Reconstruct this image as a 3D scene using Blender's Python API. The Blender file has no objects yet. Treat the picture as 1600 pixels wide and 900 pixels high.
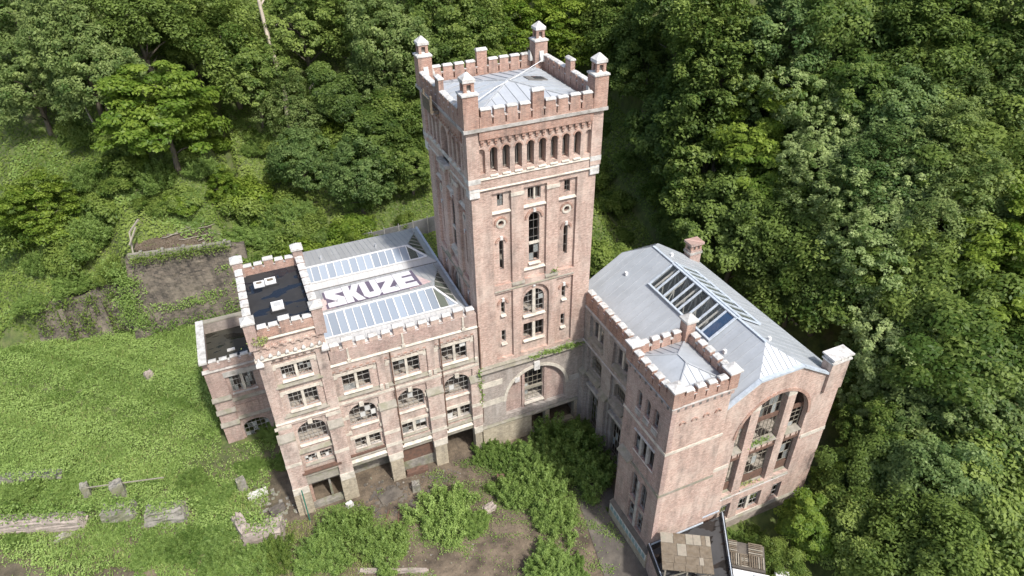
import bpy, math, random
import numpy as np
from mathutils import Vector, Matrix
random.seed(7); rng = np.random.default_rng(11)
R = math.radians; PI = math.pi
sc = bpy.context.scene
COL = sc.collection

# ---------------------------------------------------------------- camera
CP = (-15.8111, -45.4864, 53.5378); YAW, PITCH, ROLL, FPX = 0.399672, 0.607994, -0.01772, 1059.79
cy_, sy_, cp_, sp_ = math.cos(YAW), math.sin(YAW), math.cos(PITCH), math.sin(PITCH)
FW = np.array([sy_*cp_, cy_*cp_, -sp_]); R0 = np.array([cy_, -sy_, 0.0]); U0 = np.cross(R0, FW)
RT = math.cos(ROLL)*R0 + math.sin(ROLL)*U0; UP = -math.sin(ROLL)*R0 + math.cos(ROLL)*U0
cam_d = bpy.data.cameras.new('camera'); cam = bpy.data.objects.new('camera', cam_d); COL.objects.link(cam)
cam.matrix_world = Matrix(((RT[0], UP[0], -FW[0], CP[0]), (RT[1], UP[1], -FW[1], CP[1]), (RT[2], UP[2], -FW[2], CP[2]), (0, 0, 0, 1)))
cam_d.sensor_width = 36; cam_d.lens = FPX/1600*36; cam_d.clip_start = 0.5; cam_d.clip_end = 1500
sc.camera = cam
# ---------------------------------------------------------------- light
SUN = Vector((1.0, -3.44, 4.7)).normalized()          # towards the sun
el = math.asin(SUN.z); az = math.atan2(SUN.x, SUN.y)
w = bpy.data.worlds.new('World'); sc.world = w; w.use_nodes = True
nt = w.node_tree; bg = nt.nodes['Background']
sky = nt.nodes.new('ShaderNodeTexSky'); sky.sky_type = 'NISHITA'; sky.sun_disc = False
sky.sun_elevation = el; sky.sun_rotation = az; sky.air_density = 1.0; sky.dust_density = 3.0; sky.ozone_density = 1.0
nt.links.new(sky.outputs[0], bg.inputs[0]); bg.inputs[1].default_value = 0.15
sd = bpy.data.lights.new('sun', 'SUN'); sd.energy = 3.35; sd.angle = R(2.6); sd.color = (1, 0.965, 0.91)
so = bpy.data.objects.new('sun', sd); COL.objects.link(so); so.location = (0, -20, 90)
so.rotation_euler = (-SUN).to_track_quat('-Z', 'Y').to_euler()
sc.view_settings.view_transform = 'Standard'; sc.view_settings.look = 'None'
sc.view_settings.exposure = 0.52; sc.view_settings.gamma = 1.0; sc.view_settings.use_curve_mapping = False
sc.cycles.max_bounces = 6; sc.cycles.transparent_max_bounces = 12; sc.cycles.use_denoising = True
sc.cycles.diffuse_bounces = 3; sc.cycles.glossy_bounces = 2; sc.cycles.transmission_bounces = 4

# ---------------------------------------------------------------- materials
def mat(name, build):
    m = bpy.data.materials.new(name); m.use_nodes = True
    t = m.node_tree; b = t.nodes['Principled BSDF']
    build(t, b, t.nodes, t.links); return m
def N(t, kind, **k):
    n = t.nodes.new('ShaderNode'+kind)
    for a, v in k.items(): setattr(n, a, v)
    return n
def noise(t, vec, scale, detail=4, rough=0.6):
    n = N(t, 'TexNoise'); n.inputs['Scale'].default_value = scale; n.inputs['Detail'].default_value = detail
    n.inputs['Roughness'].default_value = rough; t.links.new(vec, n.inputs['Vector']); return n.outputs['Fac']
def ramp(t, fac, stops):
    n = N(t, 'ValToRGB'); t.links.new(fac, n.inputs[0]); cr = n.color_ramp
    while len(cr.elements) < len(stops): cr.elements.new(0.5)
    for e, (p, c) in zip(cr.elements, stops):
        e.position = p; e.color = (c, c, c, 1) if isinstance(c, (int, float)) else (*c, 1)
    return n.outputs[0]
def mix(t, fac, a, b, mode='MIX'):
    n = N(t, 'MixRGB', blend_type=mode)
    for i, v in ((0, fac), (1, a), (2, b)):
        if isinstance(v, (int, float)): n.inputs[i].default_value = v
        elif isinstance(v, tuple): n.inputs[i].default_value = (*v, 1)
        else: t.links.new(v, n.inputs[i])
    return n.outputs[0]
def pos(t): return N(t, 'NewGeometry').outputs['Position']
def wallvec(t, sx=1, sz=1):
    s = N(t, 'SeparateXYZ'); t.links.new(pos(t), s.inputs[0])
    a = N(t, 'MATH' if False else 'Math', operation='ADD'); t.links.new(s.outputs[0], a.inputs[0]); t.links.new(s.outputs[1], a.inputs[1])
    c = N(t, 'CombineXYZ'); t.links.new(a.outputs[0], c.inputs[0]); t.links.new(s.outputs[2], c.inputs[1]); return c.outputs[0]
def scaled(t, vec, s):
    m = N(t, 'Mapping'); m.inputs['Scale'].default_value = s; t.links.new(vec, m.inputs[0]); return m.outputs[0]
def bump(t, b, h, strength=0.4, dist=0.03):
    n = N(t, 'Bump'); n.inputs['Strength'].default_value = strength; n.inputs['Distance'].default_value = dist
    t.links.new(h, n.inputs['Height']); t.links.new(n.outputs[0], b.inputs['Normal'])

def brick(name, c1, c2, mortar, dirt=(0.11, 0.095, 0.085), dirt_amt=0.55, pale=(0.62, 0.5, 0.43), pale_amt=0.35, bw=0.26, bh=0.085):
    def f(t, b, n, l):
        v = wallvec(t)
        br = N(t, 'TexBrick'); l.new(v, br.inputs['Vector'])
        br.inputs['Scale'].default_value = 1; br.inputs['Brick Width'].default_value = bw; br.inputs['Row Height'].default_value = bh
        br.inputs['Mortar Size'].default_value = 0.011; br.inputs['Mortar Smooth'].default_value = 0.2; br.inputs['Bias'].default_value = 0
        br.inputs['Color1'].default_value = (*c1, 1); br.inputs['Color2'].default_value = (*c2, 1); br.inputs['Mortar'].default_value = (*mortar, 1)
        p = pos(t)
        fine = ramp(t, noise(t, scaled(t, v, (3.2, 7.5, 1)), 1.0, 3, 0.75), [(0.3, 0.6), (0.7, 1.3)])
        col = mix(t, 1.0, br.outputs['Color'], fine, 'MULTIPLY')
        big = ramp(t, noise(t, p, 0.45, 5, 0.65), [(0.44, 0.0), (0.7, 1.0)])
        col = mix(t, mix(t, 1.0, big, (pale_amt,)*3, 'MULTIPLY'), col, pale)
        st = ramp(t, noise(t, scaled(t, v, (1.1, 0.16, 1)), 0.9, 6, 0.7), [(0.44, 0.0), (0.66, 1.0)])
        st2 = ramp(t, noise(t, p, 1.7, 6, 0.7), [(0.40, 0.35), (0.64, 1.0)])
        d = mix(t, 1.0, mix(t, 1.0, st, st2, 'MULTIPLY'), (dirt_amt,)*3, 'MULTIPLY')
        col = mix(t, d, col, dirt)
        l.new(col, b.inputs['Base Color']); b.inputs['Roughness'].default_value = 0.9
        bump(t, b, mix(t, 0.35, br.outputs['Fac'], noise(t, p, 9, 3)), 0.35, -0.02)
    return mat(name, f)
M = {}
M['brick'] = brick('tower_brick', (0.50, 0.33, 0.265), (0.385, 0.235, 0.185), (0.57, 0.515, 0.45), pale=(0.62, 0.53, 0.455), pale_amt=0.55, dirt_amt=0.7)
M['wingbrick'] = brick('wing_brick', (0.48, 0.335, 0.28), (0.36, 0.235, 0.19), (0.58, 0.53, 0.47), dirt_amt=0.78, pale=(0.58, 0.52, 0.455), pale_amt=0.65)
M['red'] = brick('parapet_brick', (0.40, 0.21, 0.15), (0.29, 0.135, 0.095), (0.5, 0.42, 0.35), dirt_amt=0.85, pale_amt=0.3)
M['dull'] = brick('weathered_brick', (0.42, 0.265, 0.22), (0.32, 0.19, 0.155), (0.5, 0.46, 0.42), dirt_amt=0.8, pale_amt=0.4, pale=(0.5, 0.44, 0.38))
M['greybrick'] = brick('grey_rendered_brick', (0.36, 0.30, 0.26), (0.27, 0.22, 0.19), (0.42, 0.40, 0.37), dirt_amt=0.75, pale_amt=0.55, pale=(0.48, 0.45, 0.41))
M['oldwall'] = brick('sooty_wall_brick', (0.17, 0.14, 0.11), (0.06, 0.052, 0.043), (0.22, 0.19, 0.155), dirt=(0.02, 0.019, 0.017), dirt_amt=1.0, pale_amt=0.7, pale=(0.25, 0.215, 0.165), bw=0.5, bh=0.2)
M['rubble'] = brick('rubble_stone', (0.44, 0.38, 0.28), (0.34, 0.29, 0.21), (0.40, 0.36, 0.28), dirt_amt=0.65, pale_amt=0.3, pale=(0.5, 0.45, 0.35), bw=0.55, bh=0.27)
M['inner'] = brick('inner_wall', (0.52, 0.46, 0.39), (0.45, 0.39, 0.33), (0.5, 0.46, 0.41), dirt_amt=0.6, pale_amt=0.5, pale=(0.5, 0.47, 0.42))

def stone(name, c, dirt=(0.16, 0.145, 0.115), amt=0.75, sc_=1.3, rough=0.85, moss=0.0, c2=None):
    def f(t, b, n, l):
        p = pos(t)
        col = mix(t, ramp(t, noise(t, p, 3.1, 5), [(0.35, 0.0), (0.65, 1.0)]), c, c2 or tuple(x*0.78 for x in c))
        d = ramp(t, noise(t, p, sc_, 7, 0.72), [(0.45, 0.0), (0.7, amt)])
        col = mix(t, d, col, dirt)
        if moss:
            g = ramp(t, noise(t, p, 0.9, 5, 0.7), [(0.46, 0.0), (0.62, moss)]); col = mix(t, g, col, (0.15, 0.16, 0.07))
        l.new(col, b.inputs['Base Color']); b.inputs['Roughness'].default_value = rough
        bump(t, b, noise(t, p, 12, 4), 0.3, 0.02)
    return mat(name, f)
M['stone'] = stone('beige_stone', (0.63, 0.58, 0.495), amt=0.6)
M['ledge'] = stone('mossy_ledge_stone', (0.31, 0.285, 0.24), moss=0.4)
M['grey'] = stone('grey_stone', (0.46, 0.44, 0.41), amt=0.8)
M['cap'] = stone('white_coping', (0.68, 0.665, 0.64), amt=0.75, sc_=1.9)
M['capgrey'] = stone('grey_coping', (0.6, 0.59, 0.56), amt=0.65, sc_=1.6)
M['concrete'] = stone('concrete', (0.30, 0.28, 0.245), dirt=(0.10, 0.095, 0.08), amt=0.95, moss=0.6)
M['floor'] = stone('floor_slab', (0.46, 0.41, 0.35), amt=0.4)
M['white'] = stone('white_paint', (0.78, 0.78, 0.78), amt=0.25)
M['frame'] = stone('window_steel', (0.36, 0.35, 0.33), amt=0.7, sc_=5)
M['darkframe'] = stone('dark_steel', (0.16, 0.15, 0.14), amt=0.5, sc_=5)
M['truss'] = stone('truss_paint', (0.72, 0.70, 0.63), amt=0.3)
M['rust'] = stone('rusty_steel', (0.15, 0.085, 0.06), dirt=(0.07, 0.05, 0.04), amt=0.9, sc_=2.5)
M['wood'] = stone('weathered_wood', (0.19, 0.155, 0.11), dirt=(0.10, 0.072, 0.042), amt=0.8, sc_=2.2, c2=(0.14, 0.115, 0.085))
M['palewood'] = stone('pale_wood', (0.31, 0.275, 0.22), dirt=(0.2, 0.21, 0.16), amt=0.6, sc_=2.2)
M['bark'] = stone('bark', (0.16, 0.13, 0.10), dirt=(0.06, 0.07, 0.04), amt=0.9, sc_=2.0)
M['deadwood'] = stone('bleached_trunk', (0.46, 0.40, 0.32), dirt=(0.2, 0.17, 0.13), amt=0.6, sc_=2.0)
M['plaster'] = stone('pale_plaster', (0.38, 0.32, 0.28), dirt=(0.17, 0.15, 0.125), amt=0.9, sc_=1.3)
M['bluebox'] = stone('blue_tile', (0.20, 0.30, 0.30), dirt=(0.35, 0.38, 0.35), amt=0.8, sc_=3)
M['green'] = stone('green_post', (0.02, 0.16, 0.11), amt=0.2)
M['graf_w'] = stone('graffiti_white', (0.85, 0.82, 0.84), dirt=(0.7, 0.68, 0.7), amt=0.4)
M['graf_d'] = stone('graffiti_purple', (0.16, 0.13, 0.19), amt=0.1)
M['graf_p'] = stone('graffiti_pink', (0.72, 0.52, 0.50), dirt=(0.66, 0.62, 0.56), amt=0.9, sc_=0.5)
M['slab'] = stone('slab_and_painted_shade', (0.105, 0.092, 0.078), dirt=(0.2, 0.175, 0.14), amt=0.7, sc_=0.5)  # dark slab and rubble tone, also painted on the soil as hall shade
M['sheet'] = stone('sheet_piling', (0.15, 0.15, 0.15), dirt=(0.09, 0.10, 0.08), amt=0.8, sc_=0.8)

def zinc(name, c, axis, pitch=0.62):
    def f(t, b, n, l):
        p = pos(t)
        s = N(t, 'SeparateXYZ'); l.new(p, s.inputs[0])
        m = N(t, 'Math', operation='MULTIPLY'); l.new(s.outputs[axis], m.inputs[0]); m.inputs[1].default_value = 1/pitch
        fl = N(t, 'Math', operation='FLOOR'); l.new(m.outputs[0], fl.inputs[0])
        wn = N(t, 'TexWhiteNoise', noise_dimensions='1D'); l.new(fl.outputs[0], wn.inputs['W'])
        col = mix(t, ramp(t, wn.outputs['Value'], [(0.0, 0.0), (1.0, 1.0)]), tuple(x*0.93 for x in c), tuple(x*1.04 for x in c))
        d = ramp(t, noise(t, p, 0.7, 6, 0.65), [(0.42, 0.0), (0.75, 0.5)])
        col = mix(t, d, col, tuple(x*0.72 for x in c))
        col = mix(t, ramp(t, noise(t, p, 6, 4, 0.7), [(0.5, 0.0), (0.8, 0.35)]), col, tuple(x*0.6 for x in c))
        sv = scaled(t, p, (1.6, 0.22, 0.22) if axis == 0 else (0.22, 1.6, 0.22))
        col = mix(t, ramp(t, noise(t, sv, 1.2, 5, 0.7), [(0.5, 0.0), (0.75, 0.22)]), col, (c[0]*0.62, c[1]*0.6, c[2]*0.56))
        l.new(col, b.inputs['Base Color']); b.inputs['Metallic'].default_value = 0.15
        l.new(ramp(t, noise(t, p, 1.1, 4), [(0.3, 0.38), (0.7, 0.6)]), b.inputs['Roughness'])
        bump(t, b, noise(t, p, 2.2, 2), 0.12, 0.03)
    return mat(name, f)
M['zincx'] = zinc('zinc_roof_x', (0.45, 0.475, 0.50), 0)
M['zincy'] = zinc('zinc_roof_y', (0.43, 0.46, 0.485), 1)
M['zinclx'] = zinc('zinc_pale_roof', (0.47, 0.47, 0.465), 0)
M['seam'] = stone('zinc_seam', (0.42, 0.44, 0.46), amt=0.3)
M['flash'] = stone('zinc_flashing', (0.50, 0.56, 0.62), amt=0.2, rough=0.45)

def bitumen(name, base, wet, gr):
    def f(t, b, n, l):
        p = pos(t)
        v = scaled(t, p, (0.42, 1.15, 1))
        wet_f = ramp(t, noise(t, v, 1.0, 3, 0.45), [(0.535, 0.0), (0.56, 1.0)])
        col = mix(t, ramp(t, noise(t, p, 0.8, 5), [(0.3, 0.0), (0.7, 1.0)]), base, tuple(x*1.5 for x in base))
        col = mix(t, ramp(t, noise(t, p, 2.4, 6, 0.7), [(0.55, 0.0), (0.8, 0.5)]), col, gr)
        l.new(mix(t, wet_f, col, wet), b.inputs['Base Color'])
        l.new(ramp(t, wet_f, [(0.0, 0.75), (1.0, 0.06)]), b.inputs['Roughness'])
    return mat(name, f)
M['bitumen'] = bitumen('black_bitumen', (0.020, 0.020, 0.021), (0.012, 0.016, 0.024), (0.06, 0.058, 0.052))
M['wetroof'] = bitumen('mossy_wet_roof', (0.030, 0.028, 0.020), (0.016, 0.016, 0.012), (0.07, 0.06, 0.03))
M['shedroof'] = bitumen('shed_bitumen', (0.035, 0.035, 0.036), (0.02, 0.018, 0.017), (0.065, 0.065, 0.065))

def glass(name, c, alpha, rough=0.08, var=0.25):
    def f(t, b, n, l):
        oi = N(t, 'ObjectInfo'); r = oi.outputs['Random']
        col = mix(t, r, tuple(x*(1-var) for x in c), tuple(min(1, x*(1+var)) for x in c))
        l.new(col, b.inputs['Base Color']); b.inputs['Roughness'].default_value = rough
        b.inputs['Specular IOR Level'].default_value = 0.8
        if alpha < 1:
            tr = N(t, 'BsdfTransparent'); mx = N(t, 'MixShader'); mx.inputs[0].default_value = alpha
            l.new(tr.outputs[0], mx.inputs[1]); l.new(b.outputs[0], mx.inputs[2])
            l.new(mx.outputs[0], n['Material Output'].inputs[0])
    return mat(name, f)
M['skyglass'] = glass('skylight_glass', (0.26, 0.30, 0.35), 0.97, 0.15, 0.14)
M['hipglass'] = glass('dirty_hip_glass', (0.12, 0.135, 0.11), 0.75, 0.15)
M['clear'] = glass('clear_glass', (0.10, 0.12, 0.13), 0.16, 0.03)
M['blueglass'] = glass('blue_glass', (0.05, 0.10, 0.19), 0.85, 0.05)
M['pane'] = glass('dirty_window_glass', (0.35, 0.37, 0.36), 0.5, 0.1, 0.5)
M['whitepane'] = glass('whitened_glass', (0.62, 0.62, 0.60), 0.9, 0.3, 0.2)

def leaf(name, dark, light, transl=0.4, sheen=0.0):
    def f(t, b, n, l):
        at = N(t, 'Attribute', attribute_name='tint'); oi = N(t, 'ObjectInfo')
        a = N(t, 'Math', operation='MULTIPLY_ADD'); l.new(oi.outputs['Random'], a.inputs[0]); a.inputs[1].default_value = 0.5
        l.new(at.outputs['Fac'], a.inputs[2])
        s = N(t, 'Math', operation='SUBTRACT'); l.new(a.outputs[0], s.inputs[0]); s.inputs[1].default_value = 0.25; s.use_clamp = True
        col = mix(t, s.outputs[0], dark, light)
        d = N(t, 'BsdfDiffuse'); l.new(col, d.inputs[0])
        tr = N(t, 'BsdfTranslucent'); l.new(mix(t, 0.5, col, tuple(min(1, x*1.6) for x in light), 'MIX'), tr.inputs[0])
        g = N(t, 'BsdfGlossy'); g.inputs['Roughness'].default_value = 0.5; g.inputs[0].default_value = (0.9, 0.95, 0.9, 1)
        m1 = N(t, 'MixShader'); m1.inputs[0].default_value = transl; l.new(d.outputs[0], m1.inputs[1]); l.new(tr.outputs[0], m1.inputs[2])
        m2 = N(t, 'MixShader'); m2.inputs[0].default_value = 0.012+sheen; l.new(m1.outputs[0], m2.inputs[1]); l.new(g.outputs[0], m2.inputs[2])
        l.new(m2.outputs[0], n['Material Output'].inputs[0])
    return mat(name, f)
LEAF = {'dark': leaf('leaf_dark', (0.042, 0.080, 0.017), (0.185, 0.255, 0.06)),
        'mid': leaf('leaf_mid', (0.058, 0.108, 0.020), (0.255, 0.325, 0.08)),
        'bright': leaf('leaf_bright', (0.085, 0.150, 0.018), (0.26, 0.34, 0.055)),
        'olive': leaf('leaf_olive', (0.06, 0.11, 0.026), (0.28, 0.35, 0.12)),
        'pale': leaf('leaf_pale', (0.08, 0.14, 0.032), (0.42, 0.50, 0.21)),
        'blue': leaf('leaf_blue', (0.052, 0.105, 0.028), (0.24, 0.325, 0.11)),
        'bush': leaf('leaf_bush', (0.080, 0.145, 0.028), (0.25, 0.35, 0.095)),
        'grass': leaf('leaf_grass', (0.095, 0.165, 0.030), (0.28, 0.385, 0.11), 0.25),
        'straw': leaf('leaf_straw', (0.17, 0.21, 0.06), (0.36, 0.38, 0.15), 0.2),
        'ivy': leaf('leaf_ivy', (0.066, 0.118, 0.020), (0.235, 0.305, 0.07))}
# ---------------------------------------------------------------- mesh helpers
def mesh_of(name, v, f, m=None, smooth=False):
    me = bpy.data.meshes.new(name); me.from_pydata([tuple(p) for p in v], [], f); me.update()
    if m: me.materials.append(M[m] if isinstance(m, str) else m)
    if smooth:
        for p in me.polygons: p.use_smooth = True
    return me
class MB:
    def __init__(s): s.v = []; s.f = []
    def add(s, v, f):
        o = len(s.v); s.v += [tuple(p) for p in v]; s.f += [tuple(i+o for i in q) for q in f]; return s
    def box(s, x0, x1, y0, y1, z0, z1):
        return s.add([(x0,y0,z0),(x1,y0,z0),(x1,y1,z0),(x0,y1,z0),(x0,y0,z1),(x1,y0,z1),(x1,y1,z1),(x0,y1,z1)],
                     [(3,2,1,0),(4,5,6,7),(0,1,5,4),(1,2,6,5),(2,3,7,6),(3,0,4,7)])
    def frustum(s, x0, x1, y0, y1, z0, z1, ix, iy=None):
        iy = ix if iy is None else iy
        return s.add([(x0,y0,z0),(x1,y0,z0),(x1,y1,z0),(x0,y1,z0),(x0+ix,y0+iy,z1),(x1-ix,y0+iy,z1),(x1-ix,y1-iy,z1),(x0+ix,y1-iy,z1)],
                     [(3,2,1,0),(4,5,6,7),(0,1,5,4),(1,2,6,5),(2,3,7,6),(3,0,4,7)])
    def bar(s, a, b, w, h=None):
        h = h or w; a = Vector(a); b = Vector(b); d = (b-a).normalized()
        r = d.cross(Vector((0,0,1)));  r = Vector((1,0,0)) if r.length < 1e-4 else r.normalized()
        u = r.cross(d); P = []
        for p in (a, b):
            for i, j in ((-1,-1),(1,-1),(1,1),(-1,1)): P.append(p + r*(i*w/2) + u*(j*h/2))
        return s.add(P, [(0,1,2,3),(7,6,5,4),(0,4,5,1),(1,5,6,2),(2,6,7,3),(3,7,4,0)])
    def tube(s, pts, rad, n=7):
        pts = [Vector(p) for p in pts]; o = len(s.v); k = len(pts)
        for i, p in enumerate(pts):
            d = (pts[min(i+1,k-1)] - pts[max(i-1,0)]).normalized()
            r = d.cross(Vector((0.3,0.1,1)));  r = r.normalized() if r.length > 1e-3 else Vector((1,0,0))
            u = r.cross(d)
            for j in range(n):
                a = 2*PI*j/n; s.v.append(tuple(p + (r*math.cos(a)+u*math.sin(a))*rad[i]))
        for i in range(k-1):
            for j in range(n):
                s.f.append((o+i*n+j, o+i*n+(j+1)%n, o+(i+1)*n+(j+1)%n, o+(i+1)*n+j))
        s.f.append(tuple(o+j for j in range(n))[::-1]); s.f.append(tuple(o+(k-1)*n+j for j in range(n))); return s
    def mesh(s, name, m, smooth=False): return mesh_of(name, s.v, s.f, m, smooth)

def poly_mesh(name, outer, holes, m, O=(0,0,0), A=(1,0,0), B=(0,0,1), Nn=(0,-1,0), t0=0.0, t1=0.3):
    """flat slab with holes; (a,b) in plane, thickness from t0 to t1 along -Nn (t0 is the outer face)"""
    cu = bpy.data.curves.new('c', 'CURVE'); cu.dimensions = '2D'; cu.fill_mode = 'BOTH'; e = (t1-t0)/2; cu.extrude = e
    for ring in [outer]+list(holes):
        sp = cu.splines.new('POLY'); sp.points.add(len(ring)-1)
        for p, q in zip(sp.points, ring): p.co = (q[0], q[1], 0, 1)
        sp.use_cyclic_u = True
    ob = bpy.data.objects.new('c', cu); me = bpy.data.meshes.new_from_object(ob)
    bpy.data.objects.remove(ob); bpy.data.curves.remove(cu)
    n = len(me.vertices); co = np.empty(n*3, np.float32); me.vertices.foreach_get('co', co); co = co.reshape(-1, 3)
    O, A, B, Nn = (np.array(x, float) for x in (O, A, B, Nn))
    depth = t0 + (e - co[:, 2:3])
    out = O + co[:, 0:1]*A + co[:, 1:2]*B - depth*Nn
    me.vertices.foreach_set('co', out.astype(np.float32).ravel()); me.name = name
    me.materials.clear(); me.materials.append(M[m] if isinstance(m, str) else m)
    for p in me.polygons: p.use_smooth = False
    me.update(); return me
def rect(x0, x1, z0, z1): return [(x0,z0),(x1,z0),(x1,z1),(x0,z1)]
def archp(cx, hw, z0, z1, rise=None, n=10):
    rise = hw if rise is None else rise; zs = z1-rise
    return [(cx-hw, z0), (cx+hw, z0)] + [(cx+hw*math.cos(PI*i/n), zs+rise*math.sin(PI*i/n)) for i in range(n+1)]
def circ(cx, cz, r, n=12): return [(cx+r*math.cos(2*PI*i/n), cz+r*math.sin(2*PI*i/n)) for i in range(n)]

def put(me, name, parent=None, loc=(0,0,0), rot=0.0, scale=(1,1,1)):
    o = bpy.data.objects.new(name, me); COL.objects.link(o)
    if parent is not None: o.parent = parent
    o.location = loc; o.rotation_euler = (0, 0, rot) if not isinstance(rot, tuple) else rot; o.scale = scale; return o
def tag(o, label, cat, group=None, kind=None):
    if kind: o['kind'] = kind
    if label: o['label'] = label
    if cat: o['category'] = cat
    if group: o['group'] = group
    return o
def thing(name, label, cat, loc=(0,0,0), rot=0.0, group=None):
    o = put(None, name, None, loc, rot); o.empty_display_size = 0.5; return tag(o, label, cat, group)
def stuff(o): o['kind'] = 'stuff'; return o
_u = {}
def unit(kind, m):
    k = (kind, m)
    if k not in _u:
        b = MB()
        if kind == 'box': b.box(-.5,.5,-.5,.5,0,1)
        elif kind == 'cap': b.box(-.5,.5,-.5,.5,0,.45); b.frustum(-.5,.5,-.5,.5,.45,1,.06,.38)
        elif kind == 'pyr': b.box(-.5,.5,-.5,.5,0,.35); b.frustum(-.5,.5,-.5,.5,.35,1,.44)
        elif kind == 'slope': b.add([(-.5,-.5,0),(.5,-.5,0),(.5,.5,0),(-.5,.5,0),(-.5,-.5,.18),(.5,-.5,.18),(.5,.5,1),(-.5,.5,1)],
                     [(3,2,1,0),(4,5,6,7),(0,1,5,4),(1,2,6,5),(2,3,7,6),(3,0,4,7)])
        elif kind == 'corbel': b.box(-.5,.5,-.5,.5,.55,1); b.box(-.3,.3,-.2,.5,0.12,.56); b.box(-.18,.18,0.05,.5,-.0,.13)
        _u[k] = b.mesh(kind, m)
    return _u[k]
class Face:
    """a facade frame: u to the right seen from outside, d inwards; building-local coordinates"""
    def __init__(s, ox, oy, rot=0.0, base=(0,0,0)):
        s.ox, s.oy, s.rot = ox-base[0], oy-base[1], rot; s.c, s.s = math.cos(rot), math.sin(rot); s.bz = base[2]
    def at(s, u, d, z): return (s.ox+s.c*u-s.s*d, s.oy+s.s*u+s.c*d, z-s.bz)
    def put(s, me, name, parent, u=0, d=0, z=0, scale=(1,1,1)): return put(me, name, parent, s.at(u, d, z), s.rot, scale)
    def wall(s, parent, name, outer, holes, d0, d1, m): return s.put(poly_mesh(name, outer, holes, m, t0=d0, t1=d1), name, parent)
    def bx(s, parent, name, u0, u1, d0, d1, z0, z1, m, kind='box'):
        return s.put(unit(kind, m), name, parent, (u0+u1)/2, (d0+d1)/2, z0, (u1-u0, d1-d0, z1-z0))

_wc = {}
def window_meshes(hw, h, arch, mull, bars, rise, fm):
    """meshes for one kind of window, origin at bottom centre, d=0 the glass plane"""
    k = (hw, round(h, 3), arch, mull, bars, rise, fm)
    if k in _wc: return _wc[k]
    ri = hw if rise is None else rise
    outer = archp(0, hw-.004, .004, h-.004, ri-.004, 14) if arch else rect(-hw+.004, hw-.004, .004, h-.004)
    t = .05
    inner = archp(0, hw-t, t, h-t, max(.05, ri-t), 14) if arch else rect(-hw+t, hw-t, t, h-t)
    frame = poly_mesh('window', outer, [inner], fm, t0=-.04, t1=.05)
    def top(x):
        if not arch: return h-t
        q = max(0, 1-(x/(hw))**2); return h-ri+ri*math.sqrt(q)-t
    mb = MB()
    if bars:
        nx, nz = bars
        for i in range(1, nx):
            x = -hw+2*hw*i/nx; mb.box(x-.016, x+.016, -.02, .03, t, top(x))
        for j in range(1, nz):
            z = h*j/nz; x = hw-t
            if arch and z > h-ri: x = hw*math.sqrt(max(0.02, 1-((z-(h-ri))/ri)**2))-t
            mb.box(-x, x, -.017, .027, z-.016, z+.016)
    gb = mb.mesh('glazing_bars', fm) if mb.v else None
    mu = MB()
    if mull: mu.box(-mull/2, mull/2, -.12, .1, 0, top(0)+t-.01)
    mm = mu.mesh('mullion', 'stone') if mull else None
    panes = []
    if bars:
        nx, nz = bars
        for i in range(nx):
            for j in range(nz):
                x0 = -hw+2*hw*i/nx+.025; x1 = -hw+2*hw*(i+1)/nx-.025; z0 = h*j/nz+.025; z1 = h*(j+1)/nz-.025
                zt = min(top(x0), top(x1), top((x0+x1)/2))
                z1 = min(z1, zt)
                if z1-z0 > .15: panes.append((x0, x1, z0, z1))
    _wc[k] = (frame, gb, mm, panes); return _wc[k]
def window(parent, F, cx, z0, z1, hw, arch=False, d=.34, mull=0, bars=(4, 4), rise=None, fm='frame', sill=.12, sillm='stone', hood=None, glass=.25, gm='pane', d_out=0.0, lintel=None, sillw=.14):
    fr, gb, mm, panes = window_meshes(hw, z1-z0, arch, mull, bars, rise, fm)
    wd = F.put(fr, 'window', parent, cx, d+.12, z0)
    if gb: put(gb, 'glazing_bars', wd)
    if mm: put(mm, 'mullion', wd, (0, -.06, 0))
    if sill:
        b = unit('slope', sillm); s_ = put(b, 'sill', wd, (0, (d_out-.06-d-.12)/2-.02, -.15), 0, (2*hw+.14, d-d_out+.12, .145))
    if lintel:
        put(unit('box', 'stone'), 'lintel', wd, (0, .19-(d+.12), z1-z0+.01), 0, (2*hw+lintel, .14, .27)); put(unit('box', 'stone'), 'lintel_end', wd, (hw+lintel/2-.14, .18-(d+.12), z1-z0-.2), 0, (.3, .1, .2)); put(unit('box', 'stone'), 'lintel_end', wd, (-hw-lintel/2+.14, .18-(d+.12), z1-z0-.2), 0, (.3, .1, .2))
    if hood:
        r = hood; ri = (hw if rise is None else rise); zc = z1-z0-ri
        ring = [(r*math.cos(PI*i/14), zc+r*math.sin(PI*i/14)) for i in range(15)] + [((r-.2)*math.cos(PI*i/14), zc+(r-.2)*math.sin(PI*i/14)) for i in range(14, -1, -1)]
        key = ('hood', r, round(zc, 3))
        if key not in _wc: _wc[key] = poly_mesh('hood_mould', ring, [], 'red', t0=0, t1=.12)
        put(_wc[key], 'hood_mould', wd, (0, -.12-.13, 0))
        put(unit('box', 'cap'), 'keystone', wd, (0, -.12-.07, zc+r-.26), 0, (.24, .2, .34))
    for (x0, x1, a, b_) in panes:
        if random.random() < glass:
            put(unit('box', gm if random.random() < .7 else 'pane'), 'pane', wd, ((x0+x1)/2, .012, a), 0, (x1-x0, .012, b_-a))
    return wd

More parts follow.
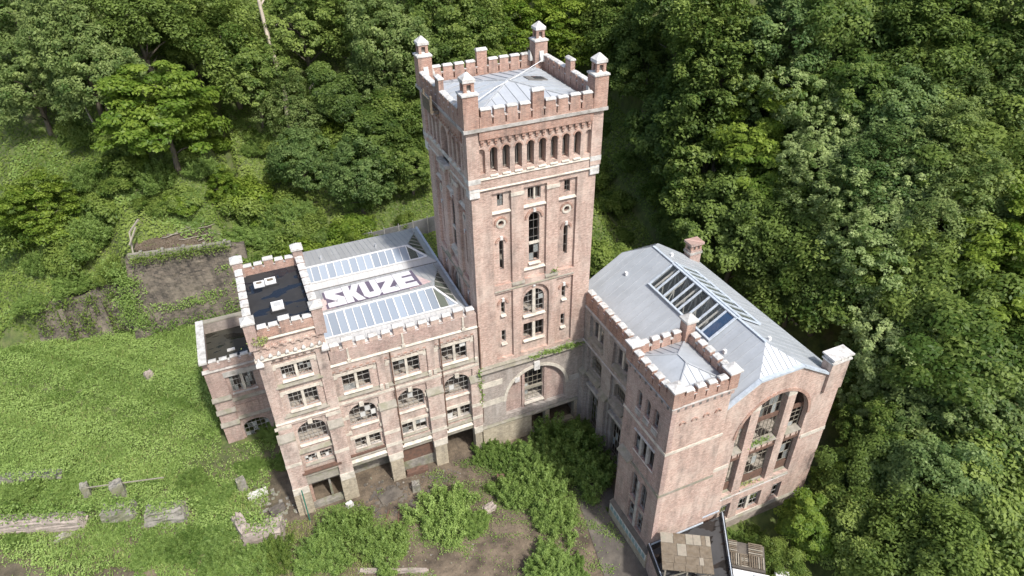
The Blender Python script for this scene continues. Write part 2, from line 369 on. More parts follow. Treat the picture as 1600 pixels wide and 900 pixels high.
def crenel(parent, F, u0, u1, d0, d1, z0, zn, zm, n, gap=.16, bm='red', cm='cap', big=(), bigz=.7, slots=True, capo=.05, notch='capgrey', mm=None):
    """parapet wall with n merlons between u0 and u1; zn notch height, zm top of the cap"""
    pitch = (u1-u0)/n; holes = []
    if slots:
        for i in range(1, n):
            u = u0+pitch*i; holes.append(rect(u-.06, u+.06, z0+.18, zn-.12))
    F.wall(parent, 'parapet', rect(u0, u1, z0, zn), holes, d0, d1, bm)
    for i in range(n):
        a = u0+pitch*i+gap/2; b = u0+pitch*(i+1)-gap/2; top = zm + (bigz if i in big else 0); g = -.06 if i in big else 0
        top += random.uniform(-.025, .025); mo = F.bx(parent, 'merlon', a+g, b-g, d0+.004, d1-.004, zn-.01, top-.17, mm or bm); mo.rotation_euler.z += random.uniform(-.008, .008)
        c = cm if random.random() < .82 else 'capgrey'
        if i in big: F.bx(parent, 'merlon_cap', a+g-.05, b-g+.05, d0-capo, d1+capo, top-.17, top+.06, c, 'cap')
        else: F.bx(parent, 'merlon_cap', a-.02, b+.02, d0-capo, d1+capo, top-.17, top, c, 'cap')
        if i: F.bx(parent, 'notch_sill', a-gap+.01, a-.01, d0-.04, d1-.0, zn-.06, zn+.07, notch, 'slope')

# ---------------------------------------------------------------- terrain
_bx = [-140, -80, -44, -32, -26, -20, -17, -12, 0, 12, 22, 27, 30, 34, 40, 60, 200]
_by = [60, 46, 40, 38, 36.5, 35, 31, 27, 21, 14, 8, 3, -5, -20, -38, -70, -90]
_sx = [-200, -50, -44, -34, -31.5, -21, -17, -12, 0, 200]; _sv = [0, 0, 5.0, 6.2, 10.6, 10.0, 6.5, 3, 0, 0]
def smooth01(x): x = np.clip(x, 0, 1); return x*x*(3-2*x)
def wob(x, y): return np.sin(x*.31+1.3)*np.cos(y*.27+.4)*.5+np.sin(x*.13-y*.17+2)*.8+np.sin(x*.71+y*.53)*.18
def hill(x, y):
    x = np.asarray(x, float); y = np.asarray(y, float)
    y0 = np.interp(x, _bx, _by); sl = (np.interp(x+.5, _bx, _by)-np.interp(x-.5, _bx, _by))
    d = (y-y0)/np.sqrt(1+sl*sl); return d
def ground_z(x, y):
    x = np.asarray(x, float); y = np.asarray(y, float); d = hill(x, y)
    dd = np.maximum(d, 0); h = .74*(np.sqrt(dd*dd+4)-2) + wob(x, y)*smooth01(d/12)*.9
    h = np.minimum(h, 64+.12*h)
    h = h + np.interp(x, _sx, _sv)*smooth01((d+.35)/.8)
    flat = np.sin(x*.9+.3)*np.cos(y*.8)*.05 + np.sin(x*.37)*np.sin(y*.41)*.08
    h = h + flat*(d < 0)
    mm = smooth01((-24.8-x)/2)*smooth01((-.8-d)/2); h = h + mm*(.28*np.sin(x*1.3+np.sin(y*.9)*1.2)*np.cos(y*1.15+np.sin(x*.7))+.22*np.sin(x*.45+y*.6)+.1*np.sin(x*2.9+y*1.7)*np.cos(y*3.1))
    h = h - 1.5*smooth01((x-15.5)/1.5)*smooth01((-18.6-y)/1.2)
    return h
gx = np.concatenate([np.arange(-130, -62, 4.0), np.arange(-62, 48, 1.0), np.arange(48, 190, 4.0)])
gy = np.concatenate([np.arange(-70, -32, 3.0), np.arange(-32, 62, 1.0), np.arange(62, 240, 4.0)])
X, Y = np.meshgrid(gx, gy); Z = ground_z(X, Y)
V = np.stack([X, Y, Z], -1).reshape(-1, 3); nx_ = len(gx); ny_ = len(gy)
idx = np.arange(nx_*ny_).reshape(ny_, nx_)
Fq = np.stack([idx[:-1,:-1], idx[:-1,1:], idx[1:,1:], idx[1:,:-1]], -1).reshape(-1, 4)
def ground_mat(t, b, n, l):
    p = pos(t); at = N(t, 'Attribute', attribute_name='green')
    soil = mix(t, ramp(t, noise(t, p, .55, 6, .65), [(.35, 0.), (.65, 1.)]), (.062, .047, .033), (.19, .148, .104))
    soil = mix(t, ramp(t, noise(t, p, 3.5, 6, .75), [(.5, 0.), (.75, .8)]), soil, (.045, .038, .03))
    soil = mix(t, ramp(t, noise(t, p, 8, 3, .7), [(.62, 0.), (.7, .5)]), soil, (.28, .25, .21))
    gr = mix(t, ramp(t, noise(t, p, 1.2, 6, .7), [(.35, 0.), (.65, 1.)]), (.05, .075, .02), (.12, .15, .04))
    f = mix(t, 1.0, at.outputs['Fac'], ramp(t, noise(t, p, .8, 5, .7), [(.25, .3), (.5, 1.)]), 'MULTIPLY')
    l.new(mix(t, f, soil, gr), b.inputs['Base Color']); b.inputs['Roughness'].default_value = .95
    bump(t, b, noise(t, p, 5, 6, .7), .6, .08)
M['ground'] = mat('ground', ground_mat)
gm = mesh_of('ground', V, [tuple(q) for q in Fq.tolist()], 'ground', True)
greenv = np.where(hill(V[:,0], V[:,1]) > -2, 1.0, np.clip((-18.5-V[:,0])/2.5, 0, 1)*np.clip((V[:,1]-4)/8, .12, 1))
greenv = np.maximum(greenv, ((V[:,0] > 14)).astype(float))
a_ = gm.attributes.new('green', 'FLOAT', 'POINT'); a_.data.foreach_set('value', greenv.astype(np.float32))
tag(put(gm, 'ground'), None, None, kind='structure')

def px_ray(u, v):
    return FW + (u-800)/FPX*RT - (v-450)/FPX*UP
def px_ground(u, v, up=0.0):
    """point where the view through photo pixel (u,v) meets the terrain raised by up"""
    d = px_ray(u, v); o = np.array(CP); ts = np.linspace(25, 320, 2400)
    P = o+ts[:, None]*d; g = ground_z(P[:,0], P[:,1])+up
    k = np.argmax(P[:,2] < g)
    return P[k] if P[k,2] < g[k] else None
# ================================================================ the tower
TB = (5.65, 5.6, 0.0); H = 5.6
tower = thing('winding_tower', 'tall square brick winding tower with crenellated top and four corner lanterns', 'tower', TB)
TF = {'front': Face(5.65, 0, 0, TB), 'left': Face(.05, 5.6, -PI/2, TB), 'right': Face(11.25, 5.6, PI/2, TB), 'back': Face(5.65, 11.2, PI, TB)}
SX = 3.06
def tower_face(key):
    F = TF[key]; full = key in ('front', 'left'); e = H if key in ('front', 'back') else H-.33
    lo = key == 'front'
    # outer pier layer, shaft
    def pan(u0, u1, z0, z1): return rect(u0, u1, z0, z1)
    hs = []
    for s in (-1, 1):
        a, b = (-3.88, -2.17) if s < 0 else (2.17, 3.88)
        hs.append(pan(a, b, 19.75, 28.75)); hs.append(pan(a, b, 11.35, 18.9))
    hs += [pan(-1.06, 1.06, 19.75, 28.75), archp(0, 1.45, 11.35, 18.95)]
    F.wall(tower, 'pier_layer', rect(-e, e, 10.9, 29.25), hs, 0, .27, 'brick')
    # inner layer with the openings
    wh = []
    for s in (-1, 1):
        c = s*SX
        wh += [archp(c, .2, 21.2, 24.15), circ(c, 25.8, .28), rect(c-.27, c+.27, 27.4, 28.5), archp(c, .19, 16.4, 17.72), rect(c-.21, c+.21, 13.1, 14.5)]
    wh += [archp(0, .5, 21.3, 26.15), rect(-.6, .6, 27.4, 28.5), archp(0, 1.05, 15.6, 18.3), rect(-1.05, 1.05, 12.7, 14.55)]
    F.wall(tower, 'wall', rect(-H+.36, H-.36, 10.9, 29.25), wh, .25, .7, 'brick')
    for s in (-1, 1):
        c = s*SX; lc = TF[key]
        window(tower, F, c, 21.2, 24.15, .2, True, .26, 0, (1, 3), hood=.56, glass=.0, sill=0, fm='darkframe')
        window(tower, F, c, 27.4, 28.5, .27, False, .26, 0, (2, 2), glass=.3, sill=0, fm='darkframe')
        window(tower, F, c, 16.4, 17.72, .19, True, .26, 0, (1, 2), hood=.56, glass=0)
        window(tower, F, c, 13.1, 14.5, .21, False, .26, 0, (1, 2), glass=0)
        ring = poly_mesh('oculus', circ(0, 0, .44, 16), [circ(0, 0, .27, 16)], 'stone', t0=0, t1=.15)
        F.put(ring, 'oculus', tower, c, .17, 25.8)
        hoodr = [(.62*math.cos(PI*i/10), .62*math.sin(PI*i/10)) for i in range(11)]+[(.47*math.cos(PI*i/10), .47*math.sin(PI*i/10)) for i in range(10, -1, -1)]
        F.put(poly_mesh('oculus_hood', hoodr, [], 'red', t0=0, t1=.12), 'oculus_hood', tower, c, .14, 25.8)
        F.bx(tower, 'panel_sill', c-.86, c+.86, .02, .3, 26.85, 27.05, 'stone', 'slope')
        F.bx(tower, 'pilaster_cap', s*1.62-.6, s*1.62+.6, -.08, .1, 28.2, 28.5, 'stone')
        F.bx(tower, 'pilaster_base', s*1.62-.62, s*1.62+.62, -.13, .15, 19.42, 19.95, 'ledge', 'slope')
    window(tower, F, 0, 21.3, 26.15, .5, True, .26, 0, (2, 6), hood=.86, glass=.12, sill=.1, fm='darkframe')
    F.bx(tower, 'transom', -.5, .5, .2, .36, 23.1, 23.32, 'stone')
    window(tower, F, 0, 27.4, 28.5, .6, False, .26, .16, (4, 1), glass=.2, sill=0)
    window(tower, F, 0, 15.6, 18.3, 1.05, True, .26, .3, (4, 4), hood=1.66, glass=.08)
    window(tower, F, 0, 12.7, 14.55, 1.05, False, .26, .3, (4, 2), glass=.06, fm='darkframe')
    F.bx(tower, 'panel_sill', -1.04, 1.04, .02, .3, 26.85, 27.05, 'stone', 'slope')
    F.bx(tower, 'panel_sill', -1.04, 1.04, .02, .3, 20.6, 20.8, 'stone', 'slope')
    F.bx(tower, 'string_course', -3.9, 3.9, -.1, .28, 19.1, 19.4, 'ledge', 'slope')
    # upper storey
    of = .14; eu = H+of if key in ('front', 'back') else H+of-.33
    cs = [(-3.5+i)*1.04 for i in range(8)]
    if key == 'left': wins = [c for i, c in enumerate(cs) if i not in (3, 4)]
    else: wins = cs
    big = [archp(0, .85, 29.75, 32.8)] if key == 'left' else []
    F.wall(tower, 'upper_wall', rect(-eu, eu, 29.25, 34.3), [archp(c, .31, 30.7, 32.85) for c in wins]+big+[archp(s*4.68, .33, 30.7, 32.78) for s in (-1, 1)], -of, .2, 'brick')
    F.wall(tower, 'upper_back_wall', rect(-H+.36, H-.36, 29.25, 34.3), [archp(c, .3, 30.72, 32.82) for c in wins]+big, .19, .6, 'brick')
    for c in wins:
        F.bx(tower, 'arcade_sill', c-.34, c+.34, -of-.13, .15, 30.42, 30.72, 'stone', 'slope')
        if full:
            hr = [(.42*math.cos(PI*i/8), .42*math.sin(PI*i/8)) for i in range(9)]+[(.3*math.cos(PI*i/8), .3*math.sin(PI*i/8)) for i in range(8, -1, -1)]
            k = 'arcring'
            if k not in _wc: _wc[k] = poly_mesh('arch_ring', hr, [], 'red', t0=0, t1=.08)
            F.put(_wc[k], 'arch_ring', tower, c, -of-.05, 32.52)
            F.bx(tower, 'arcade_bar', c-.015, c+.015, .3, .33, 30.72, 32.6, 'frame')
    if big: F.bx(tower, 'door_sill', -1.1, 1.1, -of-.5, .3, 29.45, 29.75, 'grey')
    F.bx(tower, 'string_course', -eu-.02, eu+.02, -of-.1, -of+.05, 30.2, 30.43, 'stone', 'slope')
    F.bx(tower, 'string_course', -eu+.0, eu-.0, -of-.06, -of+.05, 29.28, 29.5, 'stone', 'slope')
    n = 17
    for i in range(n):
        u = -4.6+9.2*i/(n-1); F.bx(tower, 'corbel', u-.15, u+.15, -of-.2, -of+.1, 33.0, 33.6, 'red', 'corbel')
    F.bx(tower, 'corbel_band', -4.85, 4.85, -of-.25, -of+.1, 33.58, 34.3, 'red')
    ec = H+.5 if key in ('front', 'back') else H-.002
    F.bx(tower, 'cornice', -ec, ec, -.5, .0, 34.3, 34.55, 'grey', 'box')
    crenel(tower, F, -4.78, 4.78, -.42, 0., 34.55, 35.35, 36.02, 9, .24, big=(4,), bigz=.85)
for k in ('front', 'left', 'right', 'back'): tower_face(k)
# corner piers with lanterns
for sx in (-1, 1):
    for sy in (-1, 1):
        cx, cy = sx*5.42, sy*5.42
        put(unit('box', 'brick'), 'corner_buttress', tower, (sx*5.36, sy*5.36, 29.6), 0, (.98, .98, 4.75))
        put(unit('box', 'cap'), 'corner_stone', tower, (sx*5.36, sy*5.36, 28.75), 0, (.86, .86, .86)); put(unit('box', 'capgrey'), 'corner_stone', tower, (sx*5.36, sy*5.36, 30.0), 0, (1.02, 1.02, .42))
        pr = put(unit('box', 'red'), 'corner_pier', tower, (cx, cy, 34.56), 0, (1.2, 1.2, 2.5))
        put(unit('pyr', 'cap'), 'pier_cap', tower, (cx, cy, 37.06), 0, (1.34, 1.34, .36))
        for a in (-1, 1):
            for b in (-1, 1):
                put(unit('box', 'red'), 'lantern_post', tower, (cx+a*.29, cy+b*.29, 37.15), 0, (.24, .24, .85))
        put(unit('box', 'red'), 'lantern_lintel', tower, (cx, cy, 37.86), 0, (.84, .84, .14))
        put(unit('box', 'darkframe'), 'lantern_core', tower, (cx, cy, 37.2), 0, (.36, .36, .7))
        put(unit('pyr', 'cap'), 'lantern_cap', tower, (cx, cy, 38.0), 0, (.98, .98, .66))
        for o1, o2 in ((-sx, 0), (0, -sy)):
            put(unit('slope', 'capgrey'), 'pier_shoulder', tower, (cx+o1*.78, cy+o2*.78, 35.36), 0 if o2 else PI/2, (.42, .3, .9))
# roof
rz, az_, e = 34.75, 35.75, 5.18
rv = [(-e,-e,rz),(e,-e,rz),(e,e,rz),(-e,e,rz),(0,0,az_)]
for i, nm in enumerate('front right back left'.split()):
    a, b = rv[i], rv[(i+1) % 4]
    sl = put(mesh_of('roof_slope', [a, b, rv[4], (a[0],a[1],rz-.3), (b[0],b[1],rz-.3)], [(0,1,2),(1,0,3,4)], 'zincx' if i % 2 == 0 else 'zincy'), 'roof_slope', tower)
    A, B, C_ = Vector(a), Vector(b), Vector(rv[4])
    for k in range(1, 11):
        p = A.lerp(B, k/11); tt = 1-abs(k/11-.5)*2; q = p.lerp(C_, 0); top = Vector((p.x*(1-tt), p.y, 0)) if i % 2 == 0 else Vector((p.x, p.y*(1-tt), 0))
        mid = (A+B)/2; inw = (Vector((0,0,0))-Vector((mid.x, mid.y, 0))).normalized(); L = e*tt
        qq = p+inw*L; qq.z = rz+(az_-rz)*tt
        put(MB().bar(p+Vector((0,0,.03)), qq+Vector((0,0,.03)), .03, .05).mesh('seam', 'seam'), 'seam', sl)
    put(MB().bar(A+Vector((0,0,.04)), C_+Vector((0,0,.04)), .12, .1).mesh('hip_roll', 'seam'), 'hip_roll', tower)
hat = put(unit('box', 'darkframe'), 'roof_hatch', tower, (3.0, .9, 35.12), R(6), (1.9, .95, .16))
hat.rotation_euler = (0, R(10), R(4))
put(unit('box', 'bitumen'), 'hatch_lid', hat, (.12, .05, 1.0), 0, (.5, .8, .2))
put(MB().tube([(-4.9, -3.4, 35.25), (-1.5, -1.2, 35.72), (1.5, .9, 35.75), (4.9, 3.4, 35.9)], [.035]*4, 5).mesh('roof_cable', 'white'), 'roof_cable', tower)
# inside: floors and lift shaft walls
for z in (4.2, 11.0, 15.0, 19.3, 26.8, 30.0, 34.3):
    put(unit('box', 'floor'), 'floor_slab', tower, (0, 0, z), 0, (9.8, 9.8, .3))
# base storey front
F = TF['front']; AC = .15
F.wall(tower, 'base_wall', rect(-H-.12, H+.12, 3.3, 10.55), [archp(AC, 3.3, 3.9, 9.2)], -.12, .35, 'greybrick')
F.wall(tower, 'arch_infill', archp(AC, 3.4, 3.75, 9.3), [archp(AC-.12, 1.03, 4.5, 8.95, .3)], .3, .7, 'dull')
ring = [(3.6*math.cos(PI*i/20), 3.6*math.sin(PI*i/20)) for i in range(21)]+[(3.28*math.cos(PI*i/20), 3.28*math.sin(PI*i/20)) for i in range(20, -1, -1)]
F.put(poly_mesh('arch_ring', ring, [], 'stone', t0=0, t1=.14), 'arch_ring', tower, AC, -.2, 5.9)
F.bx(tower, 'keystone', AC-.3, AC+.3, -.32, .0, 8.9, 9.9, 'cap'); F.bx(tower, 'voussoir', AC-2.35, AC-1.85, -.26, 0, 8.0, 8.6, 'cap')
window(tower, F, AC-.12, 4.5, 8.95, 1.03, True, .4, 0, (4, 6), rise=.3, fm='palewood', glass=.05)
F.bx(tower, 'transom', AC-1.15, AC+.9, .3, .5, 6.05, 6.35, 'palewood')
for u in (AC-1.3, AC+1.15): F.bx(tower, 'arch_pier', u-.14, u+.14, .14, .32, 3.9, 8.9, 'dull')
F.bx(tower, 'base_ledge', -H-.2, H+.2, -.55, .3, 10.5, 10.75, 'ledge', 'slope'); F.bx(tower, 'base_ledge', -H-.15, H+.15, -.3, .2, 10.75, 11.05, 'ledge', 'slope')
F.bx(tower, 'base_string', -H-.14, -3.5, -.17, 0, 8.35, 9.0, 'stone')
F.bx(tower, 'base_string', -H-.14, -3.3, -.15, 0, 5.9, 6.6, 'stone')
F.bx(tower, 'base_string', 3.8, H+.1, -.15, 0, 5.9, 6.6, 'grey')
F.bx(tower, 'plinth_ledge', -H-.2, H+.2, -.35, .35, 3.05, 3.32, 'ledge', 'slope')
F.wall(tower, 'plinth', rect(-H-.12, H+.12, -.3, 3.05), [rect(-.35, 1.2, .3, 2.7), rect(1.7, 4.6, .3, 2.8)], -.15, .5, 'rubble')
put(unit('box', 'inner'), 'plinth_back', tower, (0, -2.6, -.3), 0, (10.6, .2, 3.3))
for k in ('left', 'right', 'back'):
    TF[k].wall(tower, 'base_wall', rect(-H+.4, H-.4, -.3, 10.95), [], 0, .5, 'greybrick')
for (u, z, l) in ((-.6, 10.9, 2.2), (2.6, 10.9, 3.4)): pass
# wooden hoist frame on the left parapet
F = TF['left']
hb = thing('hoist_box', 'small weathered wooden hoist box hung on the left parapet of the tower', 'box', (-.55, 6.6, 33.9))
for i in range(4): put(unit('box', 'wood'), 'plank', hb, (-.5, 0, .1+i*.28), 0, (.06, 2.1, .25))
for y in (-.95, .95): put(unit('box', 'wood'), 'post', hb, (-.4, y, 0), 0, (.14, .14, 1.5)); put(unit('box', 'wood'), 'bracket', hb, (0, y, .1), 0, (.9, .12, .14))
put(unit('box', 'darkframe'), 'deck', hb, (-.05, 0, .0), 0, (.85, 2.1, .08))

# ================================================================ left wing
WB = (-6.6, 0, 0)
wing = thing('workshop_wing', 'long brick workshop wing of three bays with zinc and glass roofs beside the tower', 'building', WB)
F = Face(0, 0, 0, WB)           # u equals world x
BAYS = (-11.3, -6.82, -2.33)
def bay_front(par, F, c, dd=0.0, gate=True):
    """window stack common to the wing and its turret"""
    window(par, F, c, 12.62, 14.52, 1.2, False, .3+dd, .24, (4, 3), glass=.12, sillm='stone', lintel=1.3, gm='whitepane')
    window(par, F, c, 8.4, 10.8, 1.22, True, .3+dd, 0, (5, 4), rise=.95, glass=.05, sillm='stone', gm='whitepane')
    F.bx(par, 'keystone', c-.2, c+.2, dd-.06, dd+.2, 10.72, 11.2, 'stone')
    window(par, F, c, 5.35, 6.75, 1.2, False, .3+dd, .3, (4, 2), glass=.12, sillm='ledge', gm='whitepane')
pan = []; op = []
for c in BAYS:
    pan += [rect(c-1.9, c+1.9, 11.95, 15.1), rect(c-1.55, c+1.55, 5.0, 11.2)]
    op += [rect(c-1.2, c+1.2, 12.62, 14.52), archp(c, 1.22, 8.4, 10.8, .95), rect(c-1.2, c+1.2, 5.35, 6.75)]
X0, X1 = -13.2, -.08
F.wall(wing, 'pier_layer', rect(X0, X1, 4.2, 16.0), pan, 0, .22, 'wingbrick')
F.wall(wing, 'wall', rect(X0, X1, 4.2, 16.0), op, .2, .6, 'wingbrick')
for c in BAYS:
    bay_front(wing, F, c, -.04)
    for i in range(7):
        F.bx(wing, 'corbel', c-1.72+i*.574-.13, c-1.72+i*.574+.13, -.03, .24, 15.05, 15.35, 'red', 'corbel'); F.bx(wing, 'corbel_stone', c-1.72+i*.574-.07, c-1.72+i*.574+.07, .06, .24, 14.93, 15.08, 'stone')
    F.bx(wing, 'sill_band', c-2.05, c+2.05, -.16, .2, 12.1, 12.3, 'ledge', 'slope')
    F.bx(wing, 'sill_block', c-2.15, c-1.85, -.14, .0, 11.95, 12.5, 'stone'); F.bx(wing, 'sill_block', c+1.85, c+2.15, -.14, .0, 11.95, 12.5, 'stone')
    F.bx(wing, 'string_course', c-2.24, c+2.24, -.05, .02, 11.45, 11.7, 'stone')
    for (a, b) in ((c-1.85, c-1.28), (c+1.28, c+1.85)):
        F.bx(wing, 'stone_band', a, b, -.03, .25, 9.55, 9.9, 'stone'); F.bx(wing, 'stone_band', a, b, -.03, .25, 7.6, 7.9, 'stone')
    F.bx(wing, 'stone_band', c-1.85, c+1.85, .1, .25, 6.78, 7.1, 'stone')
    # storey ledges over the gateway
    F.bx(wing, 'ledge', c-1.9, c+1.9, -.3, .25, 4.75, 5.0, 'ledge', 'slope')
    F.bx(wing, 'lintel_beam', c-1.9, c+1.9, -.1, .35, 3.6, 4.2, 'ledge'); F.bx(wing, 'lintel_ledge', c-1.9, c+1.9, -.26, .0, 4.12, 4.36, 'stone', 'slope')
BX = (-9.06, -4.57)
for c in BX+(-.55,):
    a, b = (c-.75, c+.75) if c < -1 else (c-.55, c+.45)
    F.bx(wing, 'pilaster', a, b, -.3, .05, 3.7, 9.7, 'wingbrick'); F.bx(wing, 'pilaster_cap', a-.06, b+.06, -.4, .02, 9.66, 10.35, 'ledge', 'slope')
    for z in (6.55, 4.9): F.bx(wing, 'stone_band', a-.02, b+.02, -.34, .0, z, z+.38, 'stone')
    F.bx(wing, 'pier_block', a+.06, b-.06, -.36, .3, 2.9, 3.75, 'stone')
    F.bx(wing, 'pier', a+.14, b-.14, -.3, .5, -.3, 2.92, 'rubble')
    F.bx(wing, 'downpipe', b+.1, b+.2, -.12, -.02, 3.8, 15.9, 'rust')
F.bx(wing, 'cornice', X0, X1, -.16, .25, 15.95, 16.2, 'stone', 'slope')
F.bx(wing, 'parapet_base', X0, X1, -.02, .45, 16.15, 16.55, 'dull')
crenel(wing, F, -13.1, -.12, -.06, .44, 16.55, 17.5, 18.15, 12, .36, big=(1, 5, 10), bigz=.25, bm='dull', slots=False, mm='brick', notch='cap')
for c in (-11.6, -6.9, -1.4): F.bx(wing, 'wall_shaft', c-.08, c+.08, -.14, .0, 16.2, 17.5, 'stone'); F.bx(wing, 'shaft_corbel', c-.16, c+.16, -.2, .0, 16.1, 16.35, 'stone')
# inside and other walls
def wb(name, x0, x1, y0, y1, z0, z1, m, par=wing, base=WB):
    return put(unit('box', m), name, par, ((x0+x1)/2-base[0], (y0+y1)/2-base[1], z0-base[2]), 0, (x1-x0, y1-y0, z1-z0))
for z in (4.3, 7.7, 11.7): wb('floor_slab', -13.2, -.1, .62, 17.6, z, z+.3, 'floor')
wb('rear_wall', -13.2, -.1, 17.5, 18.0, -.3, 16.8, 'dull'); wb('side_wall', -13.25, -12.95, 9.4, 17.5, -.3, 17.0, 'dull'); wb('inner_partition', -13.0, -.2, 9.6, 9.85, 4.6, 16.5, 'inner')
for x in (-9.06, -4.57): wb('cross_wall', x-.12, x+.12, 3.0, 9.5, 4.6, 15.5, 'inner')
wb('gate_back_wall', -9.1, -.3, 3.6, 3.9, -.2, 4.2, 'inner'); wb('gate_back_wall', -13.2, -9.1, 2.2, 2.4, -.2, 4.2, 'concrete')
# gateway fillings
wb('gate_panel', -8.85, -5.05, .5, .58, 1.3, 3.55, 'rust'); wb('gate_plinth', -8.85, -5.05, .42, .62, -.2, 1.3, 'concrete')
wb('gate_beam', -13.3, -9.8, -.25, -.05, 4.95, 5.1, 'rust')
# roofs: two asymmetric ridges, hipped towards the tower
def slope(par, base, pts, m, name='roof_slope', t=.12):
    p = [Vector(q)-Vector(base) for q in pts]; n = (p[1]-p[0]).cross(p[2]-p[0]).normalized()
    if n.z < 0: n = -n; p = p[::-1]
    k = len(p); v = p+[q-n*t for q in p]
    f = [tuple(range(k)), tuple(range(2*k-1, k-1, -1))]+[(i, i+k, (i+1) % k+k, (i+1) % k) for i in range(k)]
    return put(mesh_of(name, v, f, m), name, par), n
def pane_quad(par, base, q, m, n, t=.03):
    p = [Vector(x)-Vector(base) for x in q]
    return put(mesh_of('pane', p+[x-n*t for x in p], [(0,1,2,3),(7,6,5,4),(0,4,5,1),(1,5,6,2),(2,6,7,3),(3,7,4,0)], m), 'pane', par)
ZE, ZR = 16.9, 18.25
def wing_roof(ye, yr, yv, xr):
    XL, XR_ = -13.15, -.25
    s1, n1 = slope(wing, WB, [(XL, ye, ZE), (XR_, ye, ZE), (xr, yr, ZR), (XL, yr, ZR)], 'zinclx')
    s2, n2 = slope(wing, WB, [(XL, yr, ZR), (xr, yr, ZR), (XR_, yv, ZE), (XL, yv, ZE)], 'zinclx')
    s3, n3 = slope(wing, WB, [(XR_, ye, ZE), (XR_, yv, ZE), (xr, yr, ZR)], 'zincy')
    # glazed strip on the front slope
    def P(x, f, up=.0): return Vector((x, ye+(yr-ye)*f, ZE+(ZR-ZE)*f))+n1*up
    f0, f1 = .30, .95; nb = 14; xa, xb = XL+.1, xr-.1
    hipx = lambda f: XR_+(xr-XR_)*f
    strip = put(None, 'skylight', wing); strip.empty_display_size = .2
    W3 = Vector(WB)
    for k in range(nb+1):
        x = xa+(xb-xa)*k/nb
        put(MB().bar(P(x, f0, .1)-W3, P(x, f1, .1)-W3, .06 if k % 3 else .11, .09).mesh('glazing_bar', 'white'), 'glazing_bar', strip)
        if k < nb:
            x2 = xa+(xb-xa)*(k+1)/nb
            pane_quad(strip, WB, [P(x+.04, f0, .07), P(x2-.04, f0, .07), P(x2-.04, f1, .07), P(x+.04, f1, .07)], 'skyglass', n1)
    h0, h1 = hipx(f0)-.25, hipx(f1)-.2
    pane_quad(strip, WB, [P(xb+.04, f0, .07), P(xb+(h0-xb)*.55, f0, .07), P(xb+(h0-xb)*.5, f0+(f1-f0)*.5, .07), P(xb+.04, f1, .07)], 'hipglass', n1)
    pane_quad(strip, WB, [P(xb+(h0-xb)*.55+.08, f0, .07), P(h0, f0, .07), P(h0-.2, f0+.1, .07), P(xb+(h0-xb)*.5+.08, f0+(f1-f0)*.48, .07)], 'skyglass', n1)
    for f in (f0, f1): put(MB().bar(P(xa, f, .1)-W3, P(h0 if f == f0 else xb, f, .1)-W3, .12, .1).mesh('glazing_bar', 'white'), 'glazing_bar', strip)
    put(MB().bar(P(h0+.1, f0, .12)-W3, P(xb+.1, f1, .12)-W3, .17, .12).mesh('glazing_bar', 'white'), 'glazing_bar', strip)
    # glazed hip
    hs = put(None, 'hip_skylight', wing); hs.empty_display_size = .2
    A, B, T = Vector((XR_, ye, ZE)), Vector((XR_, yv, ZE)), Vector((xr, yr, ZR))
    def Q(s, f): return A.lerp(B, s).lerp(T, f)+n3*.07
    yy = np.linspace(ye+.42*(yr-ye), yv-.12*(yv-yr), 8)
    def fm_(y): return min((y-ye)/(yr-ye), (yv-y)/(yv-yr))
    def Q(y, f): return Vector((XR_+(xr-XR_)*f, y, ZE+(ZR-ZE)*f))+n3*.07
    lo = .34
    for a, b in zip(yy[:-1], yy[1:]):
        ha, hb = min(.9, fm_(a)-.05), min(.9, fm_(b)-.05)
        if ha > lo+.05 or hb > lo+.05: pane_quad(hs, WB, [Q(a+.05, min(lo, ha)), Q(b-.05, min(lo, hb)), Q(b-.05, hb), Q(a+.05, ha)], 'hipglass', n3)
    for y_ in yy:
        h_ = min(.92, fm_(y_)-.03)
        if h_ > lo: put(MB().bar(Q(y_, lo)-W3+n3*.03, Q(y_, h_)-W3+n3*.03, .06, .07).mesh('glazing_bar', 'frame'), 'glazing_bar', hs)
    put(MB().bar(Q(yy[0], lo)-W3+n3*.03, Q(yy[-1], lo)-W3+n3*.03, .08, .07).mesh('glazing_bar', 'frame'), 'glazing_bar', hs)
    for k in range(1, 26):                      # seams on the rear slope and the lower strip
        x = XL+(XR_-XL)*k/26
        fz = 1.0 if x < xr else (XR_-x)/(XR_-xr)
        a = Vector((x, yv, ZE))+n2*.02-W3; b = Vector((x, yv+(yr-yv)*fz, ZE+(ZR-ZE)*fz))+n2*.02-W3
        put(MB().bar(a, b, .022, .035).mesh('seam', 'seam'), 'seam', s2)
        if x < hipx(f0)-.2: put(MB().bar(P(x, .02, .02)-W3, P(x, f0-.03, .02)-W3, .022, .035).mesh('seam', 'seam'), 'seam', s1)
    for x in (-11.0, -5.5):
        put(MB().box(x-.08-WB[0], x+.08-WB[0], yr+1.5, yr+1.7, ZR-.4, ZR-.1).mesh('roof_vent', 'seam'), 'roof_vent', wing)
wing_roof(1.0, 4.62, 10.35, -2.62); wing_roof(10.4, 12.7, 17.95, -2.75)
wb('valley_gutter', -13.1, -.3, 10.2, 10.55, 16.72, 16.92, 'darkframe'); wb('gutter', -13.1, -.2, .46, 1.05, 16.6, 16.82, 'flash')
wb('side_flashing', -.32, -.1, .5, 18.0, 16.75, 17.0, 'flash')
